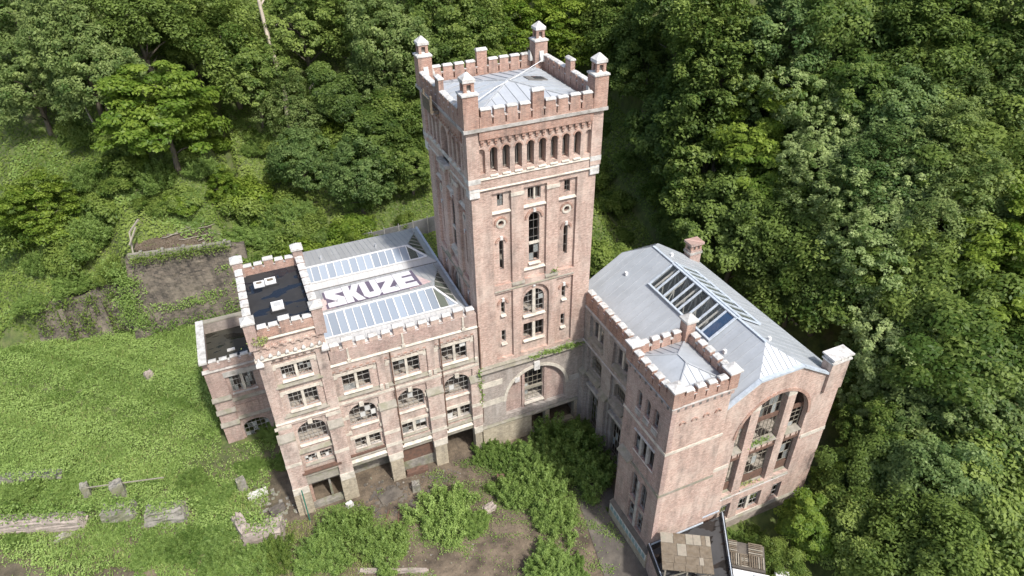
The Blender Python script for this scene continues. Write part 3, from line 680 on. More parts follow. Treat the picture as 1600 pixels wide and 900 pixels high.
# graffiti on the first rear slope
n2 = Vector((0, 1.35, 5.73)).normalized()
def gp(x, y, up): 
    z = ZR-(y-4.62)*(ZR-ZE)/5.73; return Vector((x, y, z))+n2*up-Vector(WB)
LET = {'S': [(0,1),(1,1),(1,.74),(.5,.72),(1,.42),(1,0),(0,0),(0,.26),(.5,.28),(0,.58)],
 'K': [(0,0),(0,1),(.4,1),(.4,.66),(.62,1),(1.04,1),(.7,.52),(1.04,0),(.6,0),(.4,.36),(.4,0)],
 'U': [(0,1),(0,.15),(.2,0),(.8,0),(1,.15),(1,1),(.64,1),(.64,.3),(.38,.3),(.38,1)],
 'Z': [(0,1),(1,1),(1,.7),(.52,.28),(1,.28),(1,0),(0,0),(0,.3),(.5,.72),(0,.72)],
 'E': [(0,0),(0,1),(1,1),(1,.75),(.42,.75),(.42,.64),(.95,.64),(.95,.38),(.42,.38),(.42,.26),(1,.26),(1,0)]}
def paint(poly, up, m, name, par):
    ax = gp(1, 4.62, 0)-gp(0, 4.62, 0); bx = (gp(0, 5.62, 0)-gp(0, 4.62, 0)); O = gp(0, 0, up)
    return put(poly_mesh(name, poly, [], m, O, ax, bx, n2, 0, .008), name, par)
graf = thing('roof_graffiti', 'large white block-letter graffiti with purple shadow on the zinc roof', 'graffiti', WB)
paint([(-13.0,6.8),(-11.6,8.4),(-10.6,9.3),(-11.4,5.0),(-12.6,5.0)], .035, 'graf_p', 'paint_patch', graf)
paint([(-4.0,9.2),(-3.4,8.9),(-2.4,5.6),(-4.6,5.0)], .035, 'graf_p', 'paint_patch', graf)
paint([(-12.0,5.05),(-3.3,5.35),(-3.2,9.65),(-11.8,9.35)], .042, 'graf_d', 'letter_outline', graf)
gx0, gw, y0_, y1_ = -11.85, 1.64, 5.25, 9.45
for i, ch in enumerate('SKUZE'):
    L = LET[ch]; ox = gx0+i*gw; lift = -.1+.1*i; wl = 1.6 if ch != 'E' else 1.75
    if ch == 'S': wl = 1.6
    q = [(ox+p[0]*wl+.10*(p[1]-.5), y0_+lift*.4+p[1]*(y1_-y0_)) for p in L]
    paint([(a-.2, b-.16) for a, b in q], .05+.002*i, 'graf_d', 'letter_shadow', graf)
    paint(q, .075+.002*i, 'graf_w', 'letter', graf)
# ================================================================ left corner turret
CB = (-15.85, 4.5, 0)
tur = thing('corner_turret', 'brick corner turret with black flat roof and white copings left of the workshop wing', 'turret', CB)
TX0, TX1, TY0, TY1 = -18.55, -13.2, -.3, 9.3
F = Face(0, TY0, 0, CB); c = -15.85
pan = [rect(c-1.75, c+1.75, 11.95, 18.2), rect(c-1.5, c+1.5, 5.0, 11.2)]
op = [rect(c-1.2, c+1.2, 16.0, 17.45), rect(c-1.2, c+1.2, 12.62, 14.52), archp(c, 1.22, 8.4, 10.8, .95), rect(c-1.2, c+1.2, 5.9, 6.85)]
F.wall(tur, 'pier_layer', rect(TX0, TX1, 3.6, 18.7), pan, 0, .24, 'wingbrick'); F.wall(tur, 'wall', rect(TX0+.1, TX1-.1, 3.6, 18.7), op, .22, .62, 'wingbrick')
window(tur, F, c, 16.0, 17.45, 1.2, False, .26, .24, (8, 3), glass=.08, lintel=1.2, gm='whitepane')
bay_front(tur, F, c, -.02) if False else None
window(tur, F, c, 12.62, 14.52, 1.2, False, .26, .24, (6, 3), glass=.12, lintel=1.2, gm='whitepane')
window(tur, F, c, 8.4, 10.8, 1.22, True, .26, 0, (6, 4), rise=.95, glass=.05)
F.bx(tur, 'keystone', c-.2, c+.2, -.08, .2, 10.74, 11.2, 'stone')
window(tur, F, c, 5.9, 6.85, 1.2, False, .26, .3, (8, 2), glass=.25, sillm='ledge', gm='whitepane')
for i in range(6): F.bx(tur, 'corbel', c-1.5+i*.6-.14, c-1.5+i*.6+.14, 0., .26, 18.0, 18.4, 'red', 'corbel')
for z in (15.45, 12.1): F.bx(tur, 'sill_band', c-1.9, c+1.9, -.14, .22, z, z+.22, 'ledge', 'slope')
F.bx(tur, 'string_course', TX0-.03, TX1, -.1, .04, 11.5, 11.72, 'stone', 'slope'); F.bx(tur, 'ledge', c-1.7, c+1.7, -.16, .25, 7.55, 7.8, 'ledge', 'slope')
F.bx(tur, 'rusty_beam', c-1.75, c+1.75, -.5, -.1, 5.2, 5.36, 'rust')
F.bx(tur, 'ledge', c-1.9, c+1.9, -.3, .25, 4.75, 5.0, 'ledge', 'slope'); F.bx(tur, 'lintel_beam', c-1.8, c+1.8, -.05, .4, 3.45, 4.4, 'ledge')
for a, b in ((TX0-.2, TX0+1.15), (TX1-1.25, TX1)):
    F.bx(tur, 'buttress', a, b, -.35, .1, 3.6, 9.7, 'wingbrick'); F.bx(tur, 'buttress_cap', a-.05, b+.05, -.45, .05, 9.66, 10.4, 'ledge', 'slope')
    for z in (10.9, 6.55): F.bx(tur, 'stone_band', a-.03, b+.02, -.38 if z < 9 else -.04, .02, z, z+.36, 'stone')
    F.bx(tur, 'pier', a-.08, b+.05, -.4, .6, -.3, 2.9, 'rubble'); F.bx(tur, 'pier_block', a-.05, b+.02, -.43, .3, 2.9, 3.7, 'stone')
# corbelled head
F.bx(tur, 'cornice', TX0-.16, TX1+.1, -.2, .3, 18.66, 18.92, 'stone', 'slope')
F.bx(tur, 'head_wall', TX0-.06, TX1+.04, -.06, .5, 18.9, 20.75, 'brick')
for i in range(8):
    u = TX0+.45+i*.64; F.bx(tur, 'corbel_stone', u-.15, u+.15, -.26, -.05, 18.95, 19.3, 'capgrey', 'pyr')
    r_ = [(.34*math.cos(PI*k/8), .34*math.sin(PI*k/8)) for k in range(9)]+[(.2*math.cos(PI*k/8), .2*math.sin(PI*k/8)) for k in range(8, -1, -1)]
    if i < 7:
        if 'carch' not in _wc: _wc['carch'] = poly_mesh('corbel_arch', r_, [], 'brick', t0=0, t1=.2)
        F.put(_wc['carch'], 'corbel_arch', tur, u+.32, -.24, 19.75)
F.bx(tur, 'cornice', TX0-.2, TX1+.16, -.32, .1, 20.72, 20.98, 'stone', 'slope')
crenel(tur, F, TX0+.6, TX1-.5, -.26, .2, 20.95, 21.6, 22.02, 5, .2, big=(2,), bigz=.3, bm='red', slots=False)
FL = Face(TX0, (TY0+TY1)/2, -PI/2, CB); FR_ = Face(TX1, (TY0+TY1)/2, PI/2, CB); FBk = Face((TX0+TX1)/2, TY1, PI, CB)
hw_ = (TY1-TY0)/2
FL.wall(tur, 'side_wall', rect(-hw_, hw_-.64, -.3, 20.9), [rect(-2.2, -.9, 12.6, 14.5), rect(.8, 2.1, 12.6, 14.5), rect(-2.2, -.9, 8.4, 10.5), rect(.8, 2.1, 8.4, 10.5)], 0, .5, 'brick')
FR_.wall(tur, 'side_wall', rect(-hw_+.64, hw_, 4.5, 20.9), [], 0, .4, 'brick'); FBk.wall(tur, 'rear_wall', rect(-2.6, 2.6, -.3, 20.9), [], 0, .4, 'brick')
crenel(tur, FL, -hw_+.5, hw_-.6, -.1, .36, 20.9, 21.55, 22.0, 7, .3, bm='red', slots=False, capo=.09)
crenel(tur, FR_, -hw_+.6, hw_-.5, -.1, .36, 20.9, 21.55, 22.0, 7, .3, bm='red', slots=False, capo=.09)
crenel(tur, FBk, -2.2, 2.2, -.1, .36, 20.9, 21.55, 22.0, 5, .2, big=(2,), bigz=.25, bm='red', slots=False)
def lb(par, base, name, x0, x1, y0, y1, z0, z1, m, kind='box'):
    return put(unit(kind, m), name, par, ((x0+x1)/2-base[0], (y0+y1)/2-base[1], z0-base[2]), 0, (x1-x0, y1-y0, z1-z0))
for x in (TX0+.15, TX1-.12):
    for y in (TY0+.1, TY1-.1):
        lb(tur, CB, 'corner_pier', x-.42, x+.42, y-.42, y+.42, 20.0, 22.5, 'dull'); lb(tur, CB, 'pier_cap', x-.52, x+.52, y-.52, y+.52, 22.5, 23.0, 'capgrey' if y < 1 else 'cap', 'pyr')
        if y < 1: lb(tur, CB, 'pier_corbel', x-.3, x+.3, y-.5, y+.1, 18.3, 18.95, 'cap', 'pyr')
lb(tur, CB, 'roof_deck', TX0+.3, TX1-.3, TY0+.15, TY1-.3, 20.7, 20.98, 'bitumen')
for (x0, x1, y0, y1) in ((-16.5, -15.55, 2.35, 3.35), (-17.45, -16.6, 6.3, 7.0), (-16.55, -15.65, 6.4, 7.15)):
    rl = lb(tur, CB, 'roof_light', x0-.12, x1+.12, y0-.12, y1+.12, 20.98, 21.18, 'bitumen')
    lb(tur, CB, 'roof_light_curb', x0, x1, y0, y1, 21.18, 21.42, 'white'); lb(tur, CB, 'roof_light_glass', x0+.2, x1-.2, y0+.2, y1-.2, 21.42, 21.45, 'whitepane' if y0 < 5 else 'wood')
for z in (4.3, 7.6, 11.7, 15.2): lb(tur, CB, 'floor_slab', TX0+.5, TX1-.4, TY0+.64, TY1-.4, z, z+.3, 'floor')
lb(tur, CB, 'inner_wall', TX0+.5, TX1-.4, 5.4, 5.6, 4.6, 20.6, 'inner'); lb(tur, CB, 'gate_back_wall', TX0+.5, TX1-.4, 2.6, 2.8, -.2, 4.2, 'inner')
lb(tur, CB, 'gate_partition', -15.6, -15.4, .3, 2.6, -.2, 3.6, 'concrete'); lb(tur, CB, 'gate_ledge', TX0+1.1, TX1-1.2, -.35, .2, -.1, .45, 'concrete')
lb(tur, CB, 'gate_jamb', -17.35, -17.1, .1, .4, 0, 3.4, 'red')

# ================================================================ low annex left of the turret
AB = (-21.6, 15, 0)
ann = thing('side_annex', 'low weathered brick annex with wet dark roof tucked behind the corner turret', 'building', AB)
AX0, AX1, AY0, AY1 = -24.2, -18.6, 11.5, 18.6
F = Face(0, AY0, 0, AB)
F.wall(ann, 'wall', rect(AX0, AX1, -.3, 9.8), [rect(-22.2, -19.9, 6.5, 8.7), archp(-21.05, 1.3, -.1, 1.75 if False else 2.35, .8)], .15, .6, 'dull')
F.wall(ann, 'pier_layer', rect(AX0, AX1, -.3, 9.8), [rect(-22.5, -19.2, 5.4, 9.3), rect(-22.6, -19.2, -.28, 5.0)], 0, .17, 'dull')
window(ann, F, -21.05, 6.5, 8.7, 1.15, False, .2, .28, (8, 3), glass=.35, fm='frame', sillm='grey')
window(ann, F, -21.05, 0.0, 2.35, 1.28, True, .25, 0, (6, 4), rise=.8, glass=.2, sill=0)
F.bx(ann, 'lintel', -22.6, -19.3, -.1, .2, 8.75, 9.35, 'grey')
for z, m_ in ((6.0, 'ledge'), (4.3, 'ledge'), (2.55, 'ledge')): F.bx(ann, 'pier_cap', AX0-.12, -22.45, -.25, .02, z, z+.5, m_, 'slope')
for a in (-22.0, -20.75): F.bx(ann, 'brick_panel', a-.5, a+.5, .06, .2, 4.0, 4.8, 'brick')
F.bx(ann, 'sill_ledge', -22.5, -19.2, -.12, .2, 5.5, 5.85, 'ledge', 'slope'); F.bx(ann, 'sill_ledge', -22.5, -19.2, -.12, .2, 3.0, 3.3, 'ledge', 'slope')
F.bx(ann, 'cornice', AX0-.1, AX1, -.14, .2, 9.76, 10.0, 'grey', 'slope')
crenel(ann, F, AX0+.6, AX1-.1, -.02, .4, 9.98, 10.6, 11.05, 5, .28, bm='dull', cm='capgrey', slots=False)
lb(ann, AB, 'side_wall', AX0, AX0+.5, AY0+.62, AY1, -.3, 10.9, 'dull'); lb(ann, AB, 'coping', AX0-.12, AX0+.62, AY0-.1, AY1+.1, 10.9, 11.12, 'capgrey')
lb(ann, AB, 'rear_wall', AX0+.5, AX1, AY1-.5, AY1, -.3, 10.95, 'plaster'); lb(ann, AB, 'coping', AX0+.63, AX1, AY1-.55, AY1+.08, 10.95, 11.1, 'palewood')
lb(ann, AB, 'roof_deck', AX0+.5, AX1, AY0+.4, AY1-.5, 9.5, 9.75, 'wetroof'); lb(ann, AB, 'roof_hatch', -21.8, -21.05, 14.1, 14.5, 9.75, 9.85, 'capgrey')
lb(ann, AB, 'floor_slab', AX0+.5, AX1, AY0+.62, AY1-.5, 3.4, 3.7, 'floor'); lb(ann, AB, 'inner_wall', AX0+.5, AX1, 14.5, 14.7, -.2, 9.4, 'inner')

# ================================================================ right hall
HB = (18.3, -8, 0)
hall = thing('hall_building', 'brick hall with grey zinc roof, ridge skylight and a huge arched front window', 'building', HB)
HX0, HX1, HY0, HY1 = 11.0, 25.4, -17.75, 2.4
# left facade towards the courtyard
F = Face(HX0, 0, -PI/2, HB)               # u = -world y
BC = (2.5, 6.85, 11.1)
pan = []; op = []
for c in BC:
    op += [rect(c-.82, c+.82, 12.35, 14.25), archp(c, 1.0, 8.15, 10.15, .85), rect(c-1.0, c+1.0, .15, 5.8)]
    pan += [rect(c-1.35, c+1.35, 11.6, 14.6), rect(c-1.35, c+1.35, 0.02, 10.7)]
F.wall(hall, 'pier_layer', rect(.15, 12.6, -.3, 15.0), [rect(c-1.35, c+1.35, 11.6, 14.6) for c in BC]+[rect(c-1.35, c+1.35, .0, 10.7) for c in BC], -.05, .24, 'greybrick')
F.wall(hall, 'wall', rect(.15, 12.6, -.3, 15.0), op, .22, .7, 'greybrick')
for c in BC:
    window(hall, F, c, 12.35, 14.25, .82, False, .26, .26, (4, 3), glass=.1, fm='darkframe', sillm='ledge')
    window(hall, F, c, 8.15, 10.15, 1.0, True, .26, 0, (6, 4), rise=.85, glass=.0, fm='palewood', sillm='ledge')
    window(hall, F, c, .15, 5.8, 1.0, False, .26, 0, (5, 6), glass=.12, fm='palewood', sill=0)
    F.bx(hall, 'sill_band', c-1.4, c+1.4, -.2, .22, 11.75, 12.05, 'ledge', 'slope'); F.bx(hall, 'balcony_ledge', c-1.2, c+1.2, -.3, .3, 7.4, 7.85, 'ledge', 'slope')
    F.bx(hall, 'door_lintel', c-1.2, c+1.2, -.12, .3, 5.85, 6.2, 'grey')
    for i in range(4): F.bx(hall, 'corbel', c-.9+i*.6-.13, c-.9+i*.6+.13, -.02, .24, 14.35, 14.7, 'grey', 'corbel')
for c in (.5, 4.7, 9.0):
    F.bx(hall, 'pilaster', c-.55, c+.55, -.4, .0, -.3, 7.0, 'greybrick'); F.bx(hall, 'pilaster_cap', c-.62, c+.62, -.5, .05, 6.95, 7.6, 'ledge', 'slope')
F.bx(hall, 'string_course', .12, 12.5, -.15, .1, 10.9, 11.15, 'grey', 'slope'); F.bx(hall, 'string_course', .12, 12.5, -.12, .1, 14.95, 15.2, 'grey', 'slope')
crenel(hall, F, .2, 12.2, -.02, .45, 15.15, 16.35, 16.95, 11, .34, slots=False, bigz=.0, notch='cap')
for i in range(11):
    u = .2+12/11*i; F.bx(hall, 'parapet_rib', u-.07, u+.07, -.06, .0, 15.2, 16.3, 'red')
# front gable with the arched window
F = Face(0, HY0, 0, HB)
GZ = 18.1
gab = [(13.2, -1.8), (HX1, -1.8), (HX1, 15.7), (23.9, 15.95), (20.4, GZ), (16.2, GZ), (13.2, 16.25)]
ac, ar = 18.82, 3.67
F.wall(hall, 'front_wall', gab, [archp(ac, ar, 4.95, 15.83, ar, 20), rect(15.45, 16.5, 1.4, 3.55), rect(17.45, 19.92, 1.4, 3.55), rect(21.18, 22.2, 1.4, 3.55)], 0, .45, 'brick')
# piers and spandrels set back in the arch
for a, b in ((16.25, 17.12), (19.85, 20.72)):
    t_ = 15.83-ar+math.sqrt(max(0, ar*ar-((a+b)/2-ac)**2))
    F.bx(hall, 'arch_pier', a, b, .04, .62, 4.8, t_-.1, 'brick'); F.bx(hall, 'pier_head', a-.02, b+.02, .03, .6, t_-.55, t_-.05, 'stone')
F.bx(hall, 'spandrel_beam', 15.2, 22.45, .1, .7, 9.25, 9.5, 'rust'); F.bx(hall, 'spandrel', 15.2, 22.45, .18, .6, 9.5, 10.2, 'brick')
for i in range(12): F.bx(hall, 'spandrel_rib', 15.4+i*.62-.03, 15.4+i*.62+.03, .12, .2, 9.5, 10.2, 'rust')
rg = [(ac+(ar+.28)*math.cos(PI*i/24), 12.16+(ar+.28)*math.sin(PI*i/24)) for i in range(25)]+[(ac+(ar-.01)*math.cos(PI*i/24), 12.16+(ar-.01)*math.sin(PI*i/24)) for i in range(24, -1, -1)]
F.put(poly_mesh('arch_ring', rg, [], 'red', t0=-.06, t1=.05), 'arch_ring', hall)
for (a, b) in ((15.2, 16.2), (17.15, 19.8), (20.75, 22.45)):
    m_ = (a+b)/2; hw2 = (b-a)/2
    F.bx(hall, 'window_sill', a, b, -.05, .6, 10.18, 10.4, 'ledge', 'slope'); F.bx(hall, 'window_sill', a, b, -.1, .6, 4.7, 5.1, 'ledge', 'slope')
    zt = 12.16+math.sqrt(max(.3, ar*ar-max(abs(a-ac), abs(b-ac))**2))-.05
    zm = 12.16+math.sqrt(max(.3, ar*ar-(m_-ac)**2))-.1
    window(hall, F, m_, 5.1, 9.2, hw2, False, .42, 0, (3 if hw2 < 1 else 5, 4), glass=.12, fm='palewood', sill=0)
    window(hall, F, m_, 10.4, max(zt, 12.6) if hw2 < 1.2 else zt-.05, hw2-.03, False, .42, 0, (3 if hw2 < 1 else 6, 4), glass=.12, fm='palewood', sill=0)
    F.bx(hall, 'transom_panel', a+.02, b-.02, .44, .56, 12.6, 13.05, 'rust'); F.bx(hall, 'lower_panel', a+.02, b-.02, .44, .54, 5.1, 6.0, 'rust')
window(hall, F, 15.975, 1.4, 3.55, .52, False, .2, 0, (2, 3), glass=.1); window(hall, F, 18.685, 1.4, 3.55, 1.22, False, .2, .3, (6, 3), glass=.15); window(hall, F, 21.69, 1.4, 3.55, .51, False, .2, 0, (2, 3), glass=.3)
F.bx(hall, 'base_ledge', 15.2, HX1+.05, -.2, .1, 1.0, 1.28, 'ledge', 'slope'); F.bx(hall, 'footing', 15.25, HX1-.02, -.12, -.01, -2.2, 1.0, 'plaster'); F.bx(hall, 'panel_line', 15.1, 22.6, -.06, .05, 4.45, 4.62, 'grey', 'slope')
for a, b in ((13.15, 15.0), (22.65, HX1+.02)): F.bx(hall, 'stone_band', a, b, -.05, .05, 8.95, 9.35, 'stone')
# other walls, floors
def hb_(name, x0, x1, y0, y1, z0, z1, m): return lb(hall, HB, name, x0, x1, y0, y1, z0, z1, m)
hb_('side_wall', HX1-.5, HX1-.004, HY0+.47, HY1, -1.5, 14.75, 'brick')
FB2 = Face(HX0, HY1, PI, HB); FB2.wall(hall, 'rear_wall', [(-14.4, -.3), (0, -.3), (0, 14.7), (-5.2, GZ-.35), (-9.4, GZ-.35), (-14.4, 14.6)], [], 0, .5, 'brick')
hb_('inner_wall', HX0+.2, HX0+.7, .2, HY1-.5, 0, 15, 'brick')
for z in (4.4, 9.3): hb_('floor_slab', 11.75, HX1-.52, -16.8, HY1-.52, z-.3, z, 'floor')
hb_('inner_partition', 11.75, HX1-.52, -9.2, -9.0, 0, 9, 'inner'); hb_('inner_partition', 11.75, HX1-.52, -14.2, -14.05, 9.4, 12.6, 'inner')
# roof
RX, RZ, SLP = 18.3, 19.5, .63
zl = lambda x: RZ-SLP*abs(x-RX)
def hroof(sgn, holes):
    q = math.sqrt(1+SLP*SLP)
    xe = 11.35 if sgn < 0 else HX1+.15
    L = abs(xe-RX)*q; G = 2.1*q
    A = Vector((0, 1, 0)); B = Vector((sgn/q, 0, -SLP/q)); nn = Vector((sgn*SLP/q, 0, 1/q))
    out = [(HY0+.1, L), (HY0+.1, G), (HY0+2.25, 0), (HY1-2.1, 0), (HY1, G), (HY1, L)]
    me = poly_mesh('roof_slope', out, holes, 'zincy', Vector((RX, 0, RZ))-Vector(HB), A, B, nn, 0, .14)
    r_ = put(me, 'roof_slope', hall)
    for k in range(1, 24):
        y = HY0+.1+(HY1-HY0-.1)*k/24
        b0 = 0 if HY0+2.25 < y < HY1-2.1 else (G*(HY0+2.25-y)/2.15 if y < 0 else G*(y-HY1+2.1)/2.1)
        segs = [(b0+.05, L-.1)]
        if sgn < 0 and -12.3 < y < -3.0: segs = [(2.75*q, L-.1)]
        if sgn > 0 and -12.3 < y < -3.0: segs = [(2.75*q, L-.1)]
        for s0, s1 in segs:
            p0 = Vector((RX, y, RZ))+B*s0+nn*.015-Vector(HB); p1 = Vector((RX, y, RZ))+B*s1+nn*.015-Vector(HB)
            put(MB().bar(p0, p1, .018, .025).mesh('seam', 'seam'), 'seam', r_)
    return A, B, nn, q
q_ = math.sqrt(1+SLP*SLP)
hole = [(-12.1, .15), (-3.2, .15), (-3.2, 2.45*q_), (-12.1, 2.45*q_)]
for sgn in (-1, 1):
    A, B, nn, q = hroof(sgn, [hole]); skl = put(None, 'skylight', hall); skl.empty_display_size = .2
    def S(y, b, up): return Vector((RX, y, RZ))+B*b+nn*up
    W3 = Vector(HB); n8 = 8
    for k in range(n8+1):
        y = -3.2-8.9*k/n8; put(MB().bar(S(y, .1, .16)-W3, S(y, 2.5*q, .16)-W3, .17, .12).mesh('glazing_bar', 'flash'), 'glazing_bar', skl)
        if k < n8:
            y2 = y-8.9/n8; pane_quad(skl, HB, [S(y2+.08, .15, .14), S(y-.08, .15, .14), S(y-.08, 2.45*q, .14), S(y2+.08, 2.45*q, .14)], 'blueglass' if k == 7 and sgn < 0 else ('clear' if sgn < 0 else 'hipglass'), nn)
    for b in (.08, 2.5*q): put(MB().bar(S(-3.1, b, .17)-W3, S(-12.2, b, .17)-W3, .2, .14).mesh('glazing_bar', 'flash'), 'glazing_bar', skl)
put(MB().bar(Vector((RX, HY0+2.25, RZ+.04))-Vector(HB), Vector((RX, HY1-2.1, RZ+.04))-Vector(HB), .22, .1).mesh('ridge_cap', 'flash'), 'ridge_cap', hall)
for ya, yb in ((HY0+.1, HY0+2.25), (HY1, HY1-2.1)):
    s4, n4 = slope(hall, HB, [(16.2, ya, GZ+.08), (20.4, ya, GZ+.08), (RX, yb, RZ)], 'zincx', 'hip_slope')
    for k in range(1, 9):
        x = 16.2+4.2*k/9; tt = 1-abs(k/9-.5)*2
        put(MB().bar(Vector((x, ya, GZ+.11))-Vector(HB), Vector((x, ya+(yb-ya)*tt, GZ+.11+(RZ-GZ-.08)*tt))-Vector(HB), .022, .035).mesh('seam', 'seam'), 'seam', s4)
for (x0, x1) in ((13.25, 16.2), (16.2, 20.4), (20.4, 23.6)):
    a = Vector((x0, HY0-.02, min(GZ, zl(x0))+.02)); b = Vector((x1, HY0-.02, min(GZ, zl(x1))+.02))
    put(MB().bar(a-Vector(HB), b-Vector(HB), .34, .2).mesh('verge_flashing', 'flash'), 'verge_flashing', hall)
hb_('gutter', 11.5, 11.9, -12.2, 2.2, 15.0, 15.2, 'darkframe')
for (x, y) in ((15.1, -.3), (15.9, -13.9), (19.4, -14.8), (19.9, -.6)): hb_('roof_vent', x-.12, x+.12, y-.12, y+.12, zl(x), zl(x)+.32, 'white')
for k in range(6):           # roof trusses seen through the skylight
    y = -3.6-8.2*k/5; tr = MB(); ZB = 15.2; o = Vector(HB)
    T_ = [(11.9, ZB), (RX, RZ-.35), (24.8, ZB)]
    tr.bar(Vector((11.9, y, ZB))-o, Vector((24.8, y, ZB))-o, .12); tr.bar(Vector((11.9, y, ZB+.1))-o, Vector((RX, y, RZ-.3))-o, .12); tr.bar(Vector((24.8, y, ZB+.1))-o, Vector((RX, y, RZ-.3))-o, .12)
    for x in (14, 15.5, 17, 18.3, 19.6, 21): tr.bar(Vector((x, y, ZB))-o, Vector((x, y, zl(x)-.35))-o, .09)
    for x, x2 in ((14, 15.5), (15.5, 17), (17, 18.3), (19.6, 18.3), (21, 19.6)): tr.bar(Vector((x, y, ZB))-o, Vector((x2, y, zl(x2)-.35))-o, .08)
    put(tr.mesh('roof_truss', 'truss'), 'roof_truss', hall)
# chimney pier at the right front corner and the rear chimney
hb_('chimney', 23.45, 25.3, -18.0, -17.0, 14.2, 17.25, 'brick'); hb_('chimney_ledge', 23.35, 25.4, -18.1, -16.9, 17.25, 17.4, 'cap', )
for x in (23.6, 24.38, 25.15): hb_('chimney_post', x-.12, x+.12, -18.02, -16.98, 17.4, 17.7, 'cap')
hb_('chimney_cap', 23.3, 25.45, -18.15, -16.85, 17.7, 17.84, 'cap')
chim = thing('rear_chimney', 'short square brick chimney with corbelled crown behind the hall roof', 'chimney', (24.5, 1.9, 12))
put(unit('box', 'dull'), 'stack', chim, (0, 0, 0), 0, (1.3, 1.05, 4.9))
for z, w_ in ((4.4, 1.5), (5.45, 1.6)): put(unit('box', 'grey' if z < 5 else 'dull'), 'crown_band', chim, (0, 0, z), 0, (w_, w_-.3, .25))
for x in (-.6, 0, .6):
    for y in (-.45, .45): put(unit('box', 'red'), 'crown_post', chim, (x*.85, y*.85, 4.65), 0, (.25, .22, .82))
put(unit('box', 'darkframe'), 'flue', chim, (0, 0, 4.65), 0, (1.05, .75, .85))

# ================================================================ right turret
RB = (10.5, -15.2, 0)
rt = thing('front_turret', 'square brick turret with crenels and hipped zinc roof at the hall corner', 'turret', RB)
QX0, QX1, QY0, QY1 = 7.95, 13.15, -18.15, -12.3
F = Face(QX0, 0, -PI/2, RB)           # left face, u = -y, 12.3 .. 18.15
W3c = (14.2, 15.35, 16.5)
op = [archp(u, .33, 15.4, 17.25) for u in W3c] + [rect(14.2, 16.95, 10.95, 12.95), archp(14.95, .5, 5.4, 8.5), archp(16.25, .5, 5.4, 8.5), rect(14.5, 15.4, 2.4, 4.9), rect(15.75, 16.7, 2.4, 4.9)]
F.wall(rt, 'wall', rect(-QY1, -QY0-.0, -.3, 18.5), op, 0, .45, 'dull')
for u in W3c: window(rt, F, u, 15.4, 17.25, .33, True, .15, 0, (1, 3), glass=0, sillm='stone'); F.bx(rt, 'balustrade', u-.36, u+.36, -.08, .1, 14.75, 15.15, 'grey')
window(rt, F, 15.575, 10.95, 12.95, 1.37, False, .15, 0, (6, 2), glass=.05, fm='darkframe', sillm='stone')
for u in (15.1, 16.05): F.bx(rt, 'mullion', u-.14, u+.14, -.02, .25, 10.95, 12.95, 'grey')
window(rt, F, 14.95, 5.4, 8.5, .5, True, .15, 0, (2, 4), glass=.05, sillm='ledge'); window(rt, F, 16.25, 5.4, 8.5, .5, True, .15, 0, (2, 4), glass=.05, sillm='ledge')
F.bx(rt, 'mullion', 15.47, 15.73, -.08, .3, 2.4, 8.2, 'grey')
window(rt, F, 14.95, 2.4, 4.9, .45, False, .15, 0, (2, 4), glass=.05, sill=0); window(rt, F, 16.22, 2.4, 4.9, .47, False, .15, 0, (2, 4), glass=.05, sill=0)
for z, m_ in ((13.95, 'stone'), (9.1, 'ledge')): F.bx(rt, 'string_course', -QY1-.03, -QY0+.06, -.07, .05, z, z+.25, m_)
F.bx(rt, 'ledge', 14.1, 17.0, -.12, .1, 13.1, 13.3, 'grey', 'slope'); F.bx(rt, 'bracket_slab', 12.6, 14.3, -.5, .0, 9.3, 9.9, 'ledge', 'slope')
F.bx(rt, 'plinth', -QY1-.1, -QY0+.15, -.35, .0, -.3, 1.95, 'rubble'); F.bx(rt, 'plinth_top', -QY1-.1, -QY0+.15, -.4, .02, 1.95, 2.2, 'slab', 'slope')
F.bx(rt, 'tile_band', -QY1, -QY0+.1, -.38, -.34, 1.05, 1.75, 'cap')
for i in range(11): F.bx(rt, 'blue_tile', 12.5+i*.52, 12.9+i*.52, -.4, -.37, 1.12, 1.68, 'bluebox')
# front face
F2 = Face(0, QY0, 0, RB)
F2.wall(rt, 'wall', rect(QX0+.46, QX1, 0, 18.5), [], .0, .45, 'brick')
F2.bx(rt, 'corner', QX0+.002, QX0+.46, .002, .45, 0, 18.5, 'brick')
for z, m_ in ((13.95, 'stone'), (9.1, 'ledge')): F2.bx(rt, 'string_course', QX0-.06, QX1+.02, -.06, .05, z, z+.25, m_)
hr = [(.3*math.cos(PI*i/8), .3*math.sin(PI*i/8)) for i in range(9)]+[(.2*math.cos(PI*i/8), .2*math.sin(PI*i/8)) for i in range(8, -1, -1)]
hm = poly_mesh('blind_hood', hr, [], 'red', t0=0, t1=.12)
for u in (9.05, 10.1, 11.15, 12.2): F2.put(hm, 'blind_hood', rt, u, -.1, 16.9)
F3 = Face(QX1, (QY0+QY1)/2, PI/2, RB); F4 = Face((QX0+QX1)/2, QY1, PI, RB)
h3 = (QY1-QY0)/2; h4 = (QX1-QX0)/2
F3.wall(rt, 'side_wall', rect(-h3+.46, h3, 10, 18.5), [], 0, .4, 'brick'); F4.wall(rt, 'rear_wall', rect(-h4+.42, h4-.47, 0, 18.5), [], 0, .4, 'brick')
Fl = Face(QX0, (QY0+QY1)/2, -PI/2, RB)
